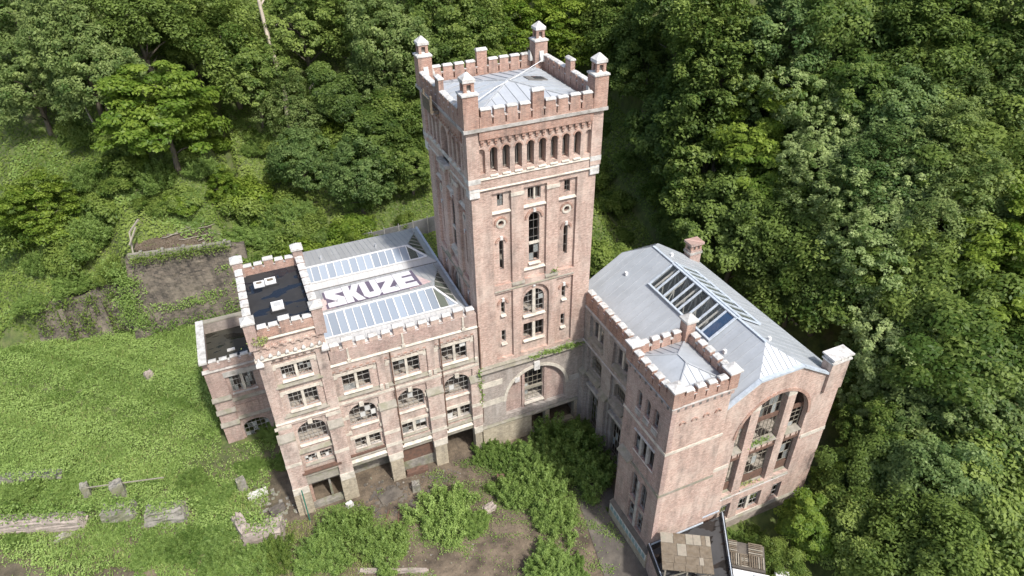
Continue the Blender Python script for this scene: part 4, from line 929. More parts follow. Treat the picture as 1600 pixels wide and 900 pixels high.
for Fx, hh, n in ((F2, h4, 4), (Fl, h3, 5), (F3, h3, 5), (F4, h4, 4)):
    fo = (QX0+QX1)/2 if Fx is F2 else 0
    c1, c2 = (.12, .22) if n == 4 else (-.41, -.11)
    Fx.bx(rt, 'cornice', fo-hh-c1, fo+hh+c1, -.14, .4, 18.48, 18.95, 'dull')
    Fx.bx(rt, 'cornice_ledge', fo-hh-c2, fo+hh+c2, -.24, .1, 18.95, 19.1, 'grey', 'slope')
    k = 0
    for i in range(8):
        u = fo-hh+.4+(2*hh-.8)*i/7; Fx.bx(rt, 'dentil_hole', u-.1, u+.1, -.16, -.1, 18.55, 18.78, 'darkframe')
    crenel(rt, Fx, fo-hh+.65, fo+hh-.65, -.18, .28, 19.08, 19.95, 20.5, n, .32, slots=True)
for x, y, k in ((QX0, QY0, 0), (QX1, QY0, 1), (QX0, QY1, 0), (QX1, QY1, 2)):
    ix = .2 if x == QX0 else -.2; iy = .2 if y == QY0 else -.2
    lb(rt, RB, 'corner_pier', x+ix-.42, x+ix+.42, y+iy-.42, y+iy+.42, 19.08, 20.62 if k < 2 else 21.3, 'red')
    lb(rt, RB, 'pier_cap', x+ix-.55, x+ix+.55, y+iy-.55, y+iy+.55, 20.62 if k < 2 else 21.3, 21.0 if k < 2 else 21.85, 'cap' if k < 2 else 'capgrey', 'pyr')
ex0, ex1, ey0, ey1, ezz = QX0+.1, QX1-.1, QY0+.1, QY1-.1, 19.3
ra, rb_, rzz = (10.55, -15.75, 20.35), (10.55, -14.7, 20.35), 20.35
P4 = [(ex0, ey0, ezz), (ex1, ey0, ezz), (ex1, ey1, ezz), (ex0, ey1, ezz)]
s_, _ = slope(rt, RB, [P4[0], P4[1], ra], 'zincx')
for k in range(1, 8):
    tt = 1-abs(k/8-.5)*2; x = ex0+(ex1-ex0)*k/8; o = Vector(RB)
    put(MB().bar(Vector((x, ey0, ezz+.03))-o, Vector((x, ey0+(ra[1]-ey0)*tt, ezz+.03+(rzz-ezz)*tt))-o, .03, .045).mesh('seam', 'seam'), 'seam', s_)
slope(rt, RB, [P4[1], P4[2], rb_, ra], 'zincy'); s_, _ = slope(rt, RB, [P4[2], P4[3], rb_], 'zincx'); slope(rt, RB, [P4[3], P4[0], ra, rb_], 'zincy')
for k in range(1, 8):
    tt = 1-abs(k/8-.5)*2; x = ex0+(ex1-ex0)*k/8; o = Vector(RB)
    put(MB().bar(Vector((x, ey1, ezz+.03))-o, Vector((x, ey1+(rb_[1]-ey1)*tt, ezz+.03+(rzz-ezz)*tt))-o, .03, .045).mesh('seam', 'seam'), 'seam', s_)
for a, b in ((P4[0], ra), (P4[1], ra), (P4[2], rb_), (P4[3], rb_), (ra, rb_)):
    put(MB().bar(Vector(a)-Vector(RB)+Vector((0,0,.04)), Vector(b)-Vector(RB)+Vector((0,0,.04)), .1, .09).mesh('hip_roll', 'seam'), 'hip_roll', rt)
for z in (4.9, 9.0, 13.6, 18.3): lb(rt, RB, 'floor_slab', QX0+.47, QX1-.42, QY0+.47, QY1-.42, z, z+.25, 'floor')
lb(rt, RB, 'inner_wall', 10.6, 10.75, QY0+.47, QY1-.42, 0, 18, 'inner')
# ================================================================ shed and yard things at the hall front
def prism(name, poly, z0, z1, m):
    k = len(poly); v = [(x, y, z0) for x, y in poly]+[(x, y, z1) for x, y in poly]
    a = sum(poly[i][0]*poly[(i+1) % k][1]-poly[(i+1) % k][0]*poly[i][1] for i in range(k))
    f = [tuple(range(k))[::-1], tuple(range(k, 2*k))]+[(i, (i+1) % k, (i+1) % k+k, i+k) for i in range(k)]
    if a < 0: f = [q[::-1] for q in f]
    return mesh_of(name, v, f, m)
def chunk(name, sx, sy, sz, m, seed, amp=.18, n=5, taper=.2):
    r = np.random.default_rng(seed); v = []; f = []; idx = {}
    def vid(p):
        k = tuple(np.round(p, 4))
        if k not in idx:
            idx[k] = len(v); q = np.array(p)-[0, 0, 0]; t = 1-taper*(q[2])
            v.append((sx*q[0]*t+r.normal(0, amp*.3), sy*q[1]*t+r.normal(0, amp*.3), sz*q[2]*(1+r.normal(0, .03))+(r.normal(0, amp*.35) if q[2] > .01 else 0)))
        return idx[k]
    L = np.linspace(-.5, .5, n+1); Zs = np.linspace(0, 1, n+1)
    for i in range(n):
        for j in range(n):
            f.append([vid((L[i], L[j], 1)), vid((L[i+1], L[j], 1)), vid((L[i+1], L[j+1], 1)), vid((L[i], L[j+1], 1))])
            for s in (-.5, .5):
                q = [vid((L[i], s, Zs[j])), vid((L[i+1], s, Zs[j])), vid((L[i+1], s, Zs[j+1])), vid((L[i], s, Zs[j+1]))]; f.append(q if s < 0 else q[::-1])
                q = [vid((s, L[i], Zs[j])), vid((s, L[i+1], Zs[j])), vid((s, L[i+1], Zs[j+1])), vid((s, L[i], Zs[j+1]))]; f.append(q[::-1] if s < 0 else q)
    return mesh_of(name, v, [tuple(q) for q in f], m)
def gpt(x, y): return (x, y, float(ground_z(x, y)))
DU, DV = np.array([.86, -.51]), np.array([-.51, -.86])
SB = (10.4, -20.8, 0)
shed = thing('yard_shed', 'black flat-roofed lean-to shed against the front of the hall turret', 'shed', SB)
def sp(p): return (p[0]-SB[0], p[1]-SB[1])
p0, p1 = (7.75, -18.22), (15.25, -18.22)
p2 = (p1[0]+DV[0]*7, p1[1]+DV[1]*7); p3 = (p0[0]-1.9, p0[1]-7.6)
put(prism('body', [sp(p0), sp(p1), sp(p2), sp(p3)], -1.5, 2.85, 'dull'), 'body', shed)
put(prism('roof', [sp((p0[0], -18.26)), sp((p1[0]+.05, -18.26)), sp(p2), sp(p3)], 2.86, 3.06, 'shedroof'), 'roof', shed)
for a, b in ((p0, p3), (p1, p2)):
    put(MB().bar((*sp(a), 3.12), (*sp(b), 3.12), .28, .5).mesh('roof_upstand', 'bitumen'), 'roof_upstand', shed)
    put(MB().bar((*sp(a), 3.4), (*sp(b), 3.4), .07, .05).mesh('roof_edge', 'flash'), 'roof_edge', shed)
put(MB().bar((*sp((7.8, -18.28)), 3.2), (*sp((13.2, -18.28)), 3.2), .06, .16).mesh('wall_flashing', 'flash'), 'wall_flashing', shed)
put(MB().bar((*sp((13.2, -17.86)), 3.2), (*sp((15.2, -17.86)), 3.2), .06, .16).mesh('wall_flashing', 'flash'), 'wall_flashing', shed)
ang = math.atan2(-.51, .86)
def local_thing(name, label, cat, c, z, rot=ang): return thing(name, label, cat, (c[0], c[1], z), rot)
pl = local_thing('plank_platform', 'raised platform of weathered wooden boards standing on the shed roof', 'platform', (9.34, -20.94), 3.06)
r2 = random.Random(3); y = 1.72
for (ya, yb, cuts) in ((.75, 1.72, (-2.0, -.98, .02, .62, 1.25, 1.62, 2.0)), (-.35, .75, (-2.0, -.72, .02, 1.05, 2.0)), (-1.05, -.35, (-2.0, -1.0, -.1, .95, 1.3, 2.0)), (-1.72, -1.05, (-2.0, -1.1, -.2, .7, 1.1, 2.0))):
    for a, b in zip(cuts[:-1], cuts[1:]):
        o = put(unit('box', 'palewood' if r2.random() < .3 else 'wood'), 'board', pl, ((a+b)/2, (ya+yb)/2, 1.72+r2.uniform(0, .03)), r2.uniform(-.01, .01), (b-a-.025, yb-ya-.025, .06))
for x in (-1.8, -.6, .6, 1.8): put(unit('box', 'palewood'), 'joist', pl, (x, 0, 1.56), 0, (.12, 3.3, .16))
for x in (-1.7, 0, 1.7):
    for yy in (-1.5, 1.5): put(unit('box', 'palewood'), 'leg', pl, (x, yy, 0), 0, (.12, .12, 1.6))
for x in (-1.7, 0): put(MB().bar((x, -1.5, .2), (x+1.7, -1.5, 1.5), .08).mesh('brace', 'palewood'), 'brace', pl)
pc = np.array([14.55, -22.0]); pz = -.4
pd = local_thing('pallet_deck', 'dark deck laid with slatted wooden pallets beside the shed', 'deck', pc, 1.0, math.atan2(-2.01, 2.66))
put(unit('box', 'slab'), 'deck_base', pd, (0, 0, -2.2), 0, (3.5, 2.5, 3.9))
for (cx, cy, hor) in ((-1.05, .6, True), (-.75, -.55, False), (1.0, .62, True), (1.05, -.55, False), (.1, -.5, True)):
    for i in range(7):
        d_ = -.54+i*.18
        if hor: put(unit('box', 'palewood' if r2.random() < .3 else 'wood'), 'slat', pd, (cx, cy+d_, 1.86 if cx != .1 else 1.76), 0, (1.15, .1, .05))
        else: put(unit('box', 'palewood' if r2.random() < .3 else 'wood'), 'slat', pd, (cx+d_, cy, 1.86), 0, (.1, 1.1, .05))
    for d_ in (-.45, 0, .45):
        put(unit('box', 'wood'), 'bearer', pd, (cx+(d_ if hor else 0), cy+(0 if hor else d_), 1.71), 0, (.1, 1.1, .1) if hor else (1.1, .1, .1))
vb = local_thing('white_trailer', 'white trailer with blue-framed roof hatch parked beside the pallet deck', 'trailer', (13.4, -24.25), 0, math.atan2(-2.01, 2.66))
bm_ = MB(); bm_.frustum(-1.6, 1.6, -2.0, 1.0, .6, 2.9, .05); put(bm_.mesh('body', 'white'), 'body', vb)
put(unit('box', 'white'), 'roof', vb, (0, -.5, 2.9), 0, (3.0, 2.7, .08)); put(unit('box', 'skyglass'), 'hatch_frame', vb, (.75, .15, 2.98), 0, (1.0, .9, .08)); put(unit('box', 'bitumen'), 'hatch_glass', vb, (.75, .15, 3.06), 0, (.72, .66, .03))
for x in (-1.2, 1.2):
    for yy in (-1.2, .2): put(MB().tube([(x-.1, yy, .35), (x+.1, yy, .35)], [.35, .35], 14).mesh('wheel', 'darkframe'), 'wheel', vb)
wbx = local_thing('white_cabinet', 'small plain white box cabinet right of the trailer', 'cabinet', (17.0, -24.3), -1.5, math.atan2(-2.01, 2.66))
put(unit('box', 'white'), 'body', wbx, (0, 0, 0), 0, (1.1, .9, 2.9)); put(unit('cap', 'white'), 'lid', wbx, (0, 0, 2.9), 0, (1.2, 1.0, .14))
for x in (-.35, .1): put(unit('box', 'darkframe'), 'vent_slot', wbx, (x, .1, 3.04), 0, (.08, .08, .04))

# ================================================================ retaining walls, ruins and fences
def grid_wall(name, P00, P10, P01, P11, m, nu, nv, amp, seed, edge=0.0, thick=1.2):
    r = np.random.default_rng(seed); P00, P10, P01, P11 = (np.array(p, float) for p in (P00, P10, P01, P11))
    nn = np.cross(P10-P00, P01-P00); nn /= np.linalg.norm(nn); v = []; f = []
    for j in range(nv+1):
        for i in range(nu+1):
            a, b = i/nu, j/nv; p = (P00*(1-a)+P10*a)*(1-b)+(P01*(1-a)+P11*a)*b
            e = (edge*r.normal() if j == nv else 0)
            v.append(p+nn*amp*(math.sin(a*9+b*4)*.5+r.normal()*.5)+np.array([0, 0, e]))
    o = len(v); v += [np.array(p)-nn*thick for p in v]
    g = lambda i, j, k=0: k*o+j*(nu+1)+i
    for j in range(nv):
        for i in range(nu): f.append((g(i,j), g(i+1,j), g(i+1,j+1), g(i,j+1))); f.append((g(i,j,1), g(i,j+1,1), g(i+1,j+1,1), g(i+1,j,1)))
    for i in range(nu): f.append((g(i,nv), g(i+1,nv), g(i+1,nv,1), g(i,nv,1)))
    for j in range(nv): f.append((g(0,j,1), g(0,j), g(0,j+1), g(0,j+1,1))); f.append((g(nu,j), g(nu,j,1), g(nu,j+1,1), g(nu,j+1)))
    return mesh_of(name, v, f, m)
rw = thing('retaining_wall', 'tall sooty masonry retaining wall with concrete coping below the ivy slope', 'wall', (-26, 34.5, 0))
def rl(x, y, z): return (x+26, y-34.5, z)
put(grid_wall('wall_face', rl(-33.6, 34.8, -.3), rl(-18.2, 33.4, -.3), rl(-31.6, 36.6, 10.6), rl(-18.2, 35.0, 10.0), 'oldwall', 34, 20, .07, 5), 'wall_face', rw)
put(MB().bar(rl(-31.2, 36.5, 10.75), rl(-19.6, 35.15, 10.45), .6, .5).mesh('coping_beam', 'concrete'), 'coping_beam', rw)
for a in np.linspace(.05, .95, 5): put(unit('box', 'concrete'), 'coping_post', rw, rl(-30.2+10.5*a, 36.2-1.2*a, 10.9-.3*a), R(-6), (.35, .5, .45))
for (a, b) in (((-30.6, 36.4, 10.6), (-30.4, 38.2, 13.0)), ((-30.4, 38.2, 13.0), (-29.2, 39.6, 13.8)), ((-30.6, 36.4, 12.2), (-29.6, 38.4, 13.4))): put(MB().bar(rl(*a), rl(*b), .16).mesh('rail', 'palewood'), 'rail', rw)
put(MB().tube([rl(-24.6, 33.65, .5), rl(-24.6, 34.6, .5)], [.55, .55], 12).mesh('drain_mouth', 'bitumen'), 'drain_mouth', rw)
lw = thing('lower_wall', 'low overgrown dark stone wall left of the tall retaining wall', 'wall', (-38, 37.4, 0))
def ll(x, y, z): return (x+38, y-37.4, z)
put(grid_wall('wall_face', ll(-44.5, 38.6, -.3), ll(-33.0, 36.4, -.3), ll(-43.6, 39.5, 5.2), ll(-32.0, 37.6, 6.3), 'oldwall', 24, 10, .09, 8, .25), 'wall_face', lw)
for a in (.33, .72):
    x, y = -44.5+11.5*a, 38.5-2.2*a; b_ = MB(); b_.frustum(-.35, .35, -.12, .5, -.2, 4.4+a, .1, .2); put(b_.mesh('buttress', 'oldwall'), 'buttress', lw, ll(x, y, 0), R(-11))
def sheet_fence(name, label, pts, h, m, step=1.6):
    P = [np.array(p) for p in pts]; base = P[0]; t = thing(name, label, 'fence', tuple(base))
    for a, b in zip(P[:-1], P[1:]):
        L = np.linalg.norm((b-a)[:2]); n = max(1, int(L/step))
        for i in range(n):
            p, q = a+(b-a)*i/n-base, a+(b-a)*(i+1)/n-base
            d = (q-p)/np.linalg.norm(q-p); nn = np.array([-d[1], d[0], 0])*.05
            v = [p+nn, q+nn, q+nn+[0,0,h], p+nn+[0,0,h], p-nn, q-nn, q-nn+[0,0,h*.98], p-nn+[0,0,h*.98]]
            v = [x+np.array([0,0,-.3 if k in (0,1,4,5) else r2.uniform(-.12,.08) if k in (2,3) else 0]) for k, x in enumerate(v)]
            put(mesh_of('panel', v, [(0,1,2,3),(7,6,5,4),(0,4,5,1),(1,5,6,2),(2,6,7,3),(3,7,4,0)], m), 'panel', t)
            put(unit('box', 'frame'), 'post', t, tuple(p+np.array([0,0,-.3])), math.atan2(d[1], d[0]), (.1, .14, h+.55))
    return t
fp = [px_ground(u, v, 2.4)-np.array([0,0,2.4]) for u, v in ((560, 368), (600, 358), (645, 347), (690, 334))]
sheet_fence('rock_fence', 'grey sheet fence on the slope behind the workshop wing beside the tower', fp, 2.4, 'sheet')
fp = [px_ground(u, v, 1.6)-np.array([0,0,1.6]) for u, v in ((418, 330), (440, 334), (458, 350), (470, 372))]
sheet_fence('netting_fence', 'rusting dark fence run with steel posts on the slope behind the corner turret', fp, 1.5, 'sheet')

ruins = [  # name, label, pixel of base centre, size, mat, rot, seed, amp
 ('masonry_block', 'broken pink plastered masonry block below the corner turret', (415, 838), (3.6, 1.8, 1.9), 'plaster', -.2, 1, .22),
 ('masonry_block', 'narrow upright broken masonry stub left of the pink block', (383, 836), (1.0, 2.2, 2.1), 'plaster', .3, 2, .22),
 ('concrete_post', 'tilted hollow concrete post standing in the grass before the annex', (381, 766), (.9, .7, 1.6), 'concrete', .2, 3, .06),
 ('concrete_slab', 'pale concrete slab lying in the grass beside the hollow post', (403, 774), (2.0, .8, .4), 'capgrey', .1, 4, .1),
 ('concrete_stub', 'stout concrete stub with dark top in the meadow ruin', (190, 775), (1.2, 1.1, 1.9), 'concrete', .1, 5, .09),
 ('concrete_stub', 'slim concrete stub left of the stout one', (139, 775), (.7, .9, 1.6), 'concrete', .1, 6, .07),
 ('foundation_block', 'blackened foundation block with mossy top right of the stubs', (262, 806), (3.6, 1.5, 1.7), 'concrete', -.25, 7, .2),
 ('foundation_block', 'grey foundation block directly below the two stubs', (190, 806), (3.0, 1.4, 1.8), 'concrete', -.25, 8, .2),
 ('ruined_wall', 'long low pink plastered ruin wall at the left edge', (60, 822), (9.5, 1.3, 1.5), 'plaster', -.36, 9, .12),
 ('ruined_wall', 'low concrete ledge wall in the meadow at the far left', (45, 748), (7.0, .9, 1.0), 'concrete', -.3, 10, .09),
 ('timber_kerb', 'long low pale kerb at the bottom edge of the yard', (615, 893), (6.5, .4, .35), 'plaster', -.42, 11, .04),
 ('concrete_bollard', 'short two-tone concrete block standing on the bare soil before the gateway', (651, 765), (.8, .75, 1.0), 'concrete', -.2, 12, .04),
 ('metal_cabinet', 'rusty metal cabinet half hidden among bushes', (783, 760), (.8, .7, 1.5), 'rust', -.3, 13, .02),
 ('metal_cabinet', 'dark low cabinet deep in the bushes before the tower', (847, 748), (.8, .7, 1.2), 'rust', -.3, 14, .02),
 ('planter_trough', 'rusty brick-red trough lying before the boarded gateway', (653, 738), (2.4, .7, .5), 'rust', -.1, 15, .04),
 ('rubble_heap', 'dark heap of rubble on the soil left of the bollard', (610, 775), (2.4, 1.5, .12), 'slab', .2, 16, .06),
 ('rubble_heap', 'small pale heap of broken stone in the middle of the yard', (765, 795), (1.2, .9, .4), 'plaster', .2, 17, .14),
 ('rubble_heap', 'dark scatter of debris on bare ground below the corner turret', (434, 798), (1.6, 1.0, .35), 'slab', .2, 18, .15),
 ('white_boulder', 'single pale boulder beside the turret gateway', (547, 791), (.7, .5, .5), 'capgrey', .4, 19, .08),
 ('concrete_stub', 'pale tilted concrete stub alone in the upper meadow', (236, 594), (.9, .6, 1.3), 'plaster', .5, 22, .1),
 ('rubble_heap', 'low grey rubble heap in front of the pink ruin wall', (95, 842), (1.8, .9, .45), 'concrete', .3, 20, .14)]
for nm, lab, (u, v), (sx, sy, sz), m_, rot, seed, amp in ruins:
    p = px_ground(u, v); cat = nm.split('_')[-1]
    o = tag(put(chunk(nm, sx, sy, sz*(.72 if m_ in ('plaster', 'concrete') and sx > 1.5 else 1)+.25, m_, seed, amp, 5 if sx < 5 else 9, .12), nm, None, (p[0], p[1], p[2]-.25), rot), lab, cat)
rb1 = thing('stub_rail', 'pale wooden rail spanning between the meadow stubs', 'rail', tuple(px_ground(190, 770)))
put(MB().bar((-3.0, .6, 1.5), (4.2, -1.2, 1.5), .09).mesh('rail', 'palewood'), 'rail', rb1)
gpp = px_ground(485, 815); gp_ = tag(put(MB().tube([(0, 0, -.2), (.02, 0, 4.4)], [.06, .06], 8).mesh('green_pole', 'green'), 'green_pole', None, tuple(gpp)), 'thin dark green pole in front of the turret gateway', 'pole')
for i, (a, b) in enumerate((((598, 838), (608, 798)), ((622, 826), (624, 796)))):
    A_, B_ = px_ground(*a), px_ground(*b); A_ = Vector(A_); B_ = Vector(B_)
    o = put(MB().bar(Vector((0,0,.08)), B_-A_+Vector((0,0,.08)), .14, .18).mesh('old_rail', 'rust'), 'old_rail', None, tuple(A_))
    tag(o, ('left' if i == 0 else 'right')+' one of two rusty rails sunk in the yard soil', 'rail')
# strip of yard soil coloured dark to paint in the hall's shade
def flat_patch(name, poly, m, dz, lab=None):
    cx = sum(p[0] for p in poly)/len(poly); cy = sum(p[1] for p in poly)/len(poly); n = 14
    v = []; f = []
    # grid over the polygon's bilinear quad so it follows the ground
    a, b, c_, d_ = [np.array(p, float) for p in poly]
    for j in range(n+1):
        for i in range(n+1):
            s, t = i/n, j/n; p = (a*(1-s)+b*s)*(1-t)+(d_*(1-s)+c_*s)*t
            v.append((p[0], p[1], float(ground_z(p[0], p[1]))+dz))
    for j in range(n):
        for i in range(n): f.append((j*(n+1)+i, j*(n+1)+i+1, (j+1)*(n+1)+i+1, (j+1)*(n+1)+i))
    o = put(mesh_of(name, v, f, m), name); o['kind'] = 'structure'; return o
flat_patch('painted_shade_strip', [(3.2, -22), (7.6, -22), (10.6, -.4), (7.6, -.4)], 'slab', .06)

# ================================================================ vegetation
def leaf_mesh(name, C, Nn, size, tint, m, asp=.6, curl=.0):
    n = len(C); r = rng
    a = r.normal(size=(n, 3)); a -= (a*Nn).sum(1, keepdims=True)*Nn; a /= np.linalg.norm(a, axis=1, keepdims=True)+1e-9
    b = np.cross(Nn, a); s = size[:, None]
    V = np.empty((n, 4, 3)); V[:, 0] = C-a*s; V[:, 1] = C-b*s*asp+Nn*s*curl; V[:, 2] = C+a*s; V[:, 3] = C+b*s*asp+Nn*s*curl
    return raw_quads(name, V.reshape(-1, 3), n, np.repeat(tint, 4), m)
def raw_quads(name, V, n, tint, m):
    me = bpy.data.meshes.new(name); me.vertices.add(n*4); me.vertices.foreach_set('co', V.astype(np.float32).ravel())
    me.loops.add(n*4); me.loops.foreach_set('vertex_index', np.arange(n*4, dtype=np.int32))
    me.polygons.add(n); me.polygons.foreach_set('loop_start', np.arange(0, n*4, 4, dtype=np.int32))
    me.update(calc_edges=True)
    at = me.attributes.new('tint', 'FLOAT', 'POINT'); at.data.foreach_set('value', tint.astype(np.float32))
    me.materials.append(m); return me
def unitv(v): return v/(np.linalg.norm(v, axis=-1, keepdims=True)+1e-9)
def crown(name, rad, hgt, ncl, per, lsize, m, rc=(.8, 1.5), shell=.45, low=-.55, flat=.0, seed=0, lump=.3):
    """leaf cloud: clumps spread through an uneven ellipsoid; origin at its centre"""
    r = np.random.default_rng(seed)
    d = unitv(r.normal(size=(ncl*3, 3))); d = d[d[:, 2] > low][:ncl]; k = len(d)
    ph = r.uniform(0, 6.28, 6)
    bump_ = 1+lump*(np.sin(d[:,0]*3.1+ph[0])*np.sin(d[:,1]*2.7+ph[1])+.6*np.sin(d[:,2]*4+d[:,0]*3+ph[2]))
    rr = (shell+(1-shell)*r.random(k)**.6)*bump_
    cc = d*rr[:, None]*np.array([rad, rad, hgt])
    rcl = r.uniform(*rc, k); ct = r.normal(.45, .2, k)
    n = k*per; ci = np.repeat(np.arange(k), per)
    e = unitv(r.normal(size=(n, 3))+np.array([0, 0, .45]))
    off = e*(rcl[ci]*(.35+.7*r.random(n)**.5))[:, None]; off[:, 2] *= (.72-flat)
    C = cc[ci]+off
    Nn = unitv(e*.6+np.array([.12, -.35, .75])+d[ci]*.3+r.normal(size=(n, 3))*.42)
    tint = np.clip(ct[ci]+r.normal(0, .16, n)+.12*e[:, 2], 0, 1)
    return leaf_mesh(name, C, Nn, lsize*r.uniform(.6, 1.35, n), tint, m, .55, .12)
def bush_cloud(name, rad, hgt, nsh, per, lsize, m, seed):
    """upright leafy shoots spreading from an uneven patch; origin at the ground"""
    r = np.random.default_rng(seed); a = r.uniform(0, 6.28, nsh); q = np.sqrt(r.random(nsh))
    edge = 1+.28*np.sin(a*3+seed)+.18*np.sin(a*5+seed*2)
    bx = np.cos(a)*q*rad*.8*edge; by = np.sin(a)*q*rad*.8*edge
    L = hgt*(1-.55*q**2)*r.uniform(.6, 1.25, nsh); lean = np.stack([np.cos(a)*q*.55+r.normal(0, .18, nsh), np.sin(a)*q*.55+r.normal(0, .18, nsh), np.ones(nsh)], 1); lean = unitv(lean)
    i = np.repeat(np.arange(nsh), per); n = len(i); t = r.random(n)**.7
    C = np.stack([bx[i], by[i], np.zeros(n)], 1)+lean[i]*(L[i]*t)[:, None]+r.normal(size=(n, 3))*(.06+.12*(1-t))[:, None]
    C[:, 2] = np.abs(C[:, 2])-.0-.1*t*0
    out = r.normal(size=(n, 3)); out[:, 2] = np.abs(out[:, 2])*.6+.2; Nn = unitv(out*.7+lean[i]*.4+np.array([.1, -.35, .3]))
    ct = r.normal(.45, .2, nsh)
    return leaf_mesh(name, C, Nn, lsize*r.uniform(.6, 1.4, n), np.clip(ct[i]+.35*(t-.5)+r.normal(0, .13, n), 0, 1), m, .36, .1)
CR = {}
def crowns(kind, n, **k):
    for i in range(n): CR.setdefault(kind, []).append(crown('crown', seed=abs(hash_(kind))+i*7, m=LEAF[k.get('leaf', kind)], **{a: b for a, b in k.items() if a != 'leaf'}))
def hash_(s): return sum((i+1)*ord(c) for i, c in enumerate(s))
crowns('dark', 1, rad=4.6, hgt=4.6, ncl=260, per=95, lsize=.165, rc=(.45, 1.0), shell=.6)
crowns('dark', 1, rad=4.6, hgt=4.9, ncl=90, per=260, lsize=.185, rc=(.9, 1.8), lump=.45, shell=.6)
crowns('mid', 2, rad=4.6, hgt=4.8, ncl=330, per=75, lsize=.155, rc=(.4, .85), shell=.65)
crowns('mid', 2, rad=4.8, hgt=4.4, ncl=75, per=300, lsize=.19, rc=(1.0, 2.0), lump=.45, shell=.6)
crowns('bright', 2, rad=4.6, hgt=4.4, ncl=150, per=150, lsize=.18, rc=(.6, 1.3), flat=.35, shell=.6)
crowns('olive', 2, rad=4.8, hgt=4.8, ncl=380, per=66, lsize=.145, rc=(.35, .75), shell=.65)
crowns('pale', 2, rad=4.7, hgt=5.2, ncl=460, per=60, lsize=.135, rc=(.28, .6), shell=.7, lump=.35)
crowns('blue', 2, rad=4.6, hgt=4.6, ncl=300, per=85, lsize=.15, rc=(.45, .9), shell=.65)
CR['bush2'] = [bush_cloud('foliage', 2.0, 2.5, 120, 120, .075, LEAF['ivy'], 71+i) for i in range(2)]
CR['bush3'] = [bush_cloud('foliage', 2.1, 1.6, 150, 110, .07, LEAF['grass'], 91)]
CR['bush'] = [bush_cloud('foliage', 2.0, 2.0, 170, 115, .088, LEAF['bush'], 31+i) for i in range(3)]
crowns('shrub', 2, rad=1.8, hgt=1.1, ncl=50, per=130, lsize=.12, rc=(.4, .8), low=-.15, lump=.4, leaf='ivy')
crowns('yshrub', 2, rad=1.8, hgt=1.3, ncl=50, per=130, lsize=.125, rc=(.4, .8), low=-.15, lump=.4, leaf='bright')
def trunk_mesh(seed, h=9.0, spread=3.2):
    r = random.Random(seed); b = MB(); lean = (r.uniform(-.6, .6), r.uniform(-.6, .6))
    pts = [(lean[0]*t*t*1.2+r.uniform(-.12, .12)*t, lean[1]*t*t*1.2+r.uniform(-.12, .12)*t, -1.2+t*(h+1.2)) for t in np.linspace(0, 1, 7)]
    b.tube(pts, [.34, .3, .26, .22, .18, .13, .06], 8)
    for i in range(8):
        k = r.randint(2, 5); p = Vector(pts[k]); a = r.uniform(0, 6.28); L = r.uniform(.5, 1)*spread
        q = p+Vector((math.cos(a)*L, math.sin(a)*L, L*.7)); m_ = p.lerp(q, .5)+Vector((0, 0, .25))
        b.tube([p, m_, q], [.12, .08, .03], 6)
    return b.mesh('trunk', 'bark', True)
TR = [trunk_mesh(i) for i in range(4)]
def tree(P, s, kind, label, group, sz=1.0, hc=7.6, nm=None):
    """P on the ground, s scale; crown centre at hc*s"""
    t = thing(nm or 'tree', label, 'tree', (float(P[0]), float(P[1]), float(P[2])), random.uniform(0, 6.28), group)
    put(random.choice(TR), 'trunk', t, (0, 0, 0), 0, (s, s, s*hc/7.6))
    put(random.choice(CR[kind]), 'crown', t, (0, 0, hc*s), random.uniform(0, 6.28), (s*random.uniform(.92, 1.1), s*random.uniform(.92, 1.1), s*sz)); return t
KN = {'dark': 'dark green broadleaf', 'mid': 'mid green broadleaf', 'bright': 'bright yellow-green', 'olive': 'greyish olive', 'pale': 'pale silvery', 'blue': 'bluish green'}
def place(u, v, rpx, kind, label=None, group=None, hc=7.6, sz=1.0):
    s = 1.0
    for _ in range(4):
        P = px_ground(u, v, hc*s)
        if P is None: return None
        dist = (P-np.array(CP))@FW; s = rpx*dist/FPX/4.9
    P[2] = float(ground_z(P[0], P[1]))
    if -26 < P[0] < 27.5+4*s and P[1] < 4+4*s and P[0] > 9 and P[1] > -19: pass
    return tree(P, s, kind, label or 'label', group, sz, hc)
# trees: photo pixel of the crown, its radius in pixels, kind
RIGHT = [(1060,30,70,'dark'),(1130,70,85,'mid'),(1240,50,90,'blue'),(1340,40,80,'mid'),(1430,60,80,'dark'),(1530,70,80,'mid'),(1590,30,70,'mid'),
 (1010,120,60,'dark'),(1120,170,95,'dark'),(1050,215,70,'dark'),(1180,200,80,'bright'),(1250,150,75,'pale'),(1340,150,75,'mid'),(1400,190,75,'blue'),(1470,140,80,'mid'),(1560,160,80,'olive'),
 (1110,280,80,'mid'),(1200,290,80,'bright'),(1300,250,70,'pale'),(1380,280,80,'blue'),(1450,260,80,'olive'),(1530,260,85,'mid'),(1595,270,75,'mid'),
 (1150,370,80,'dark'),(1230,380,80,'dark'),(1320,350,85,'pale'),(1410,350,75,'pale'),(1490,350,85,'olive'),(1570,360,85,'bright'),
 (1290,440,80,'mid'),(1370,440,85,'pale'),(1460,440,85,'mid'),(1550,450,90,'bright'),(1240,450,55,'dark'),
 (1420,545,90,'pale'),(1510,550,95,'mid'),(1590,560,80,'dark'),(1380,600,75,'pale'),
 (1455,645,90,'olive'),(1550,660,95,'olive'),(1380,690,70,'mid'),(1350,760,60,'dark'),
 (1440,770,90,'blue'),(1540,780,95,'mid'),(1600,860,80,'mid'),(1340,840,60,'mid'),(1430,880,85,'dark'),(1520,890,85,'mid'),(1265,825,52,'bright'),(1348,650,42,'mid'),(1328,738,38,'bright'),(1368,565,45,'mid'),(1290,790,34,'mid'),(1215,880,34,'mid')]
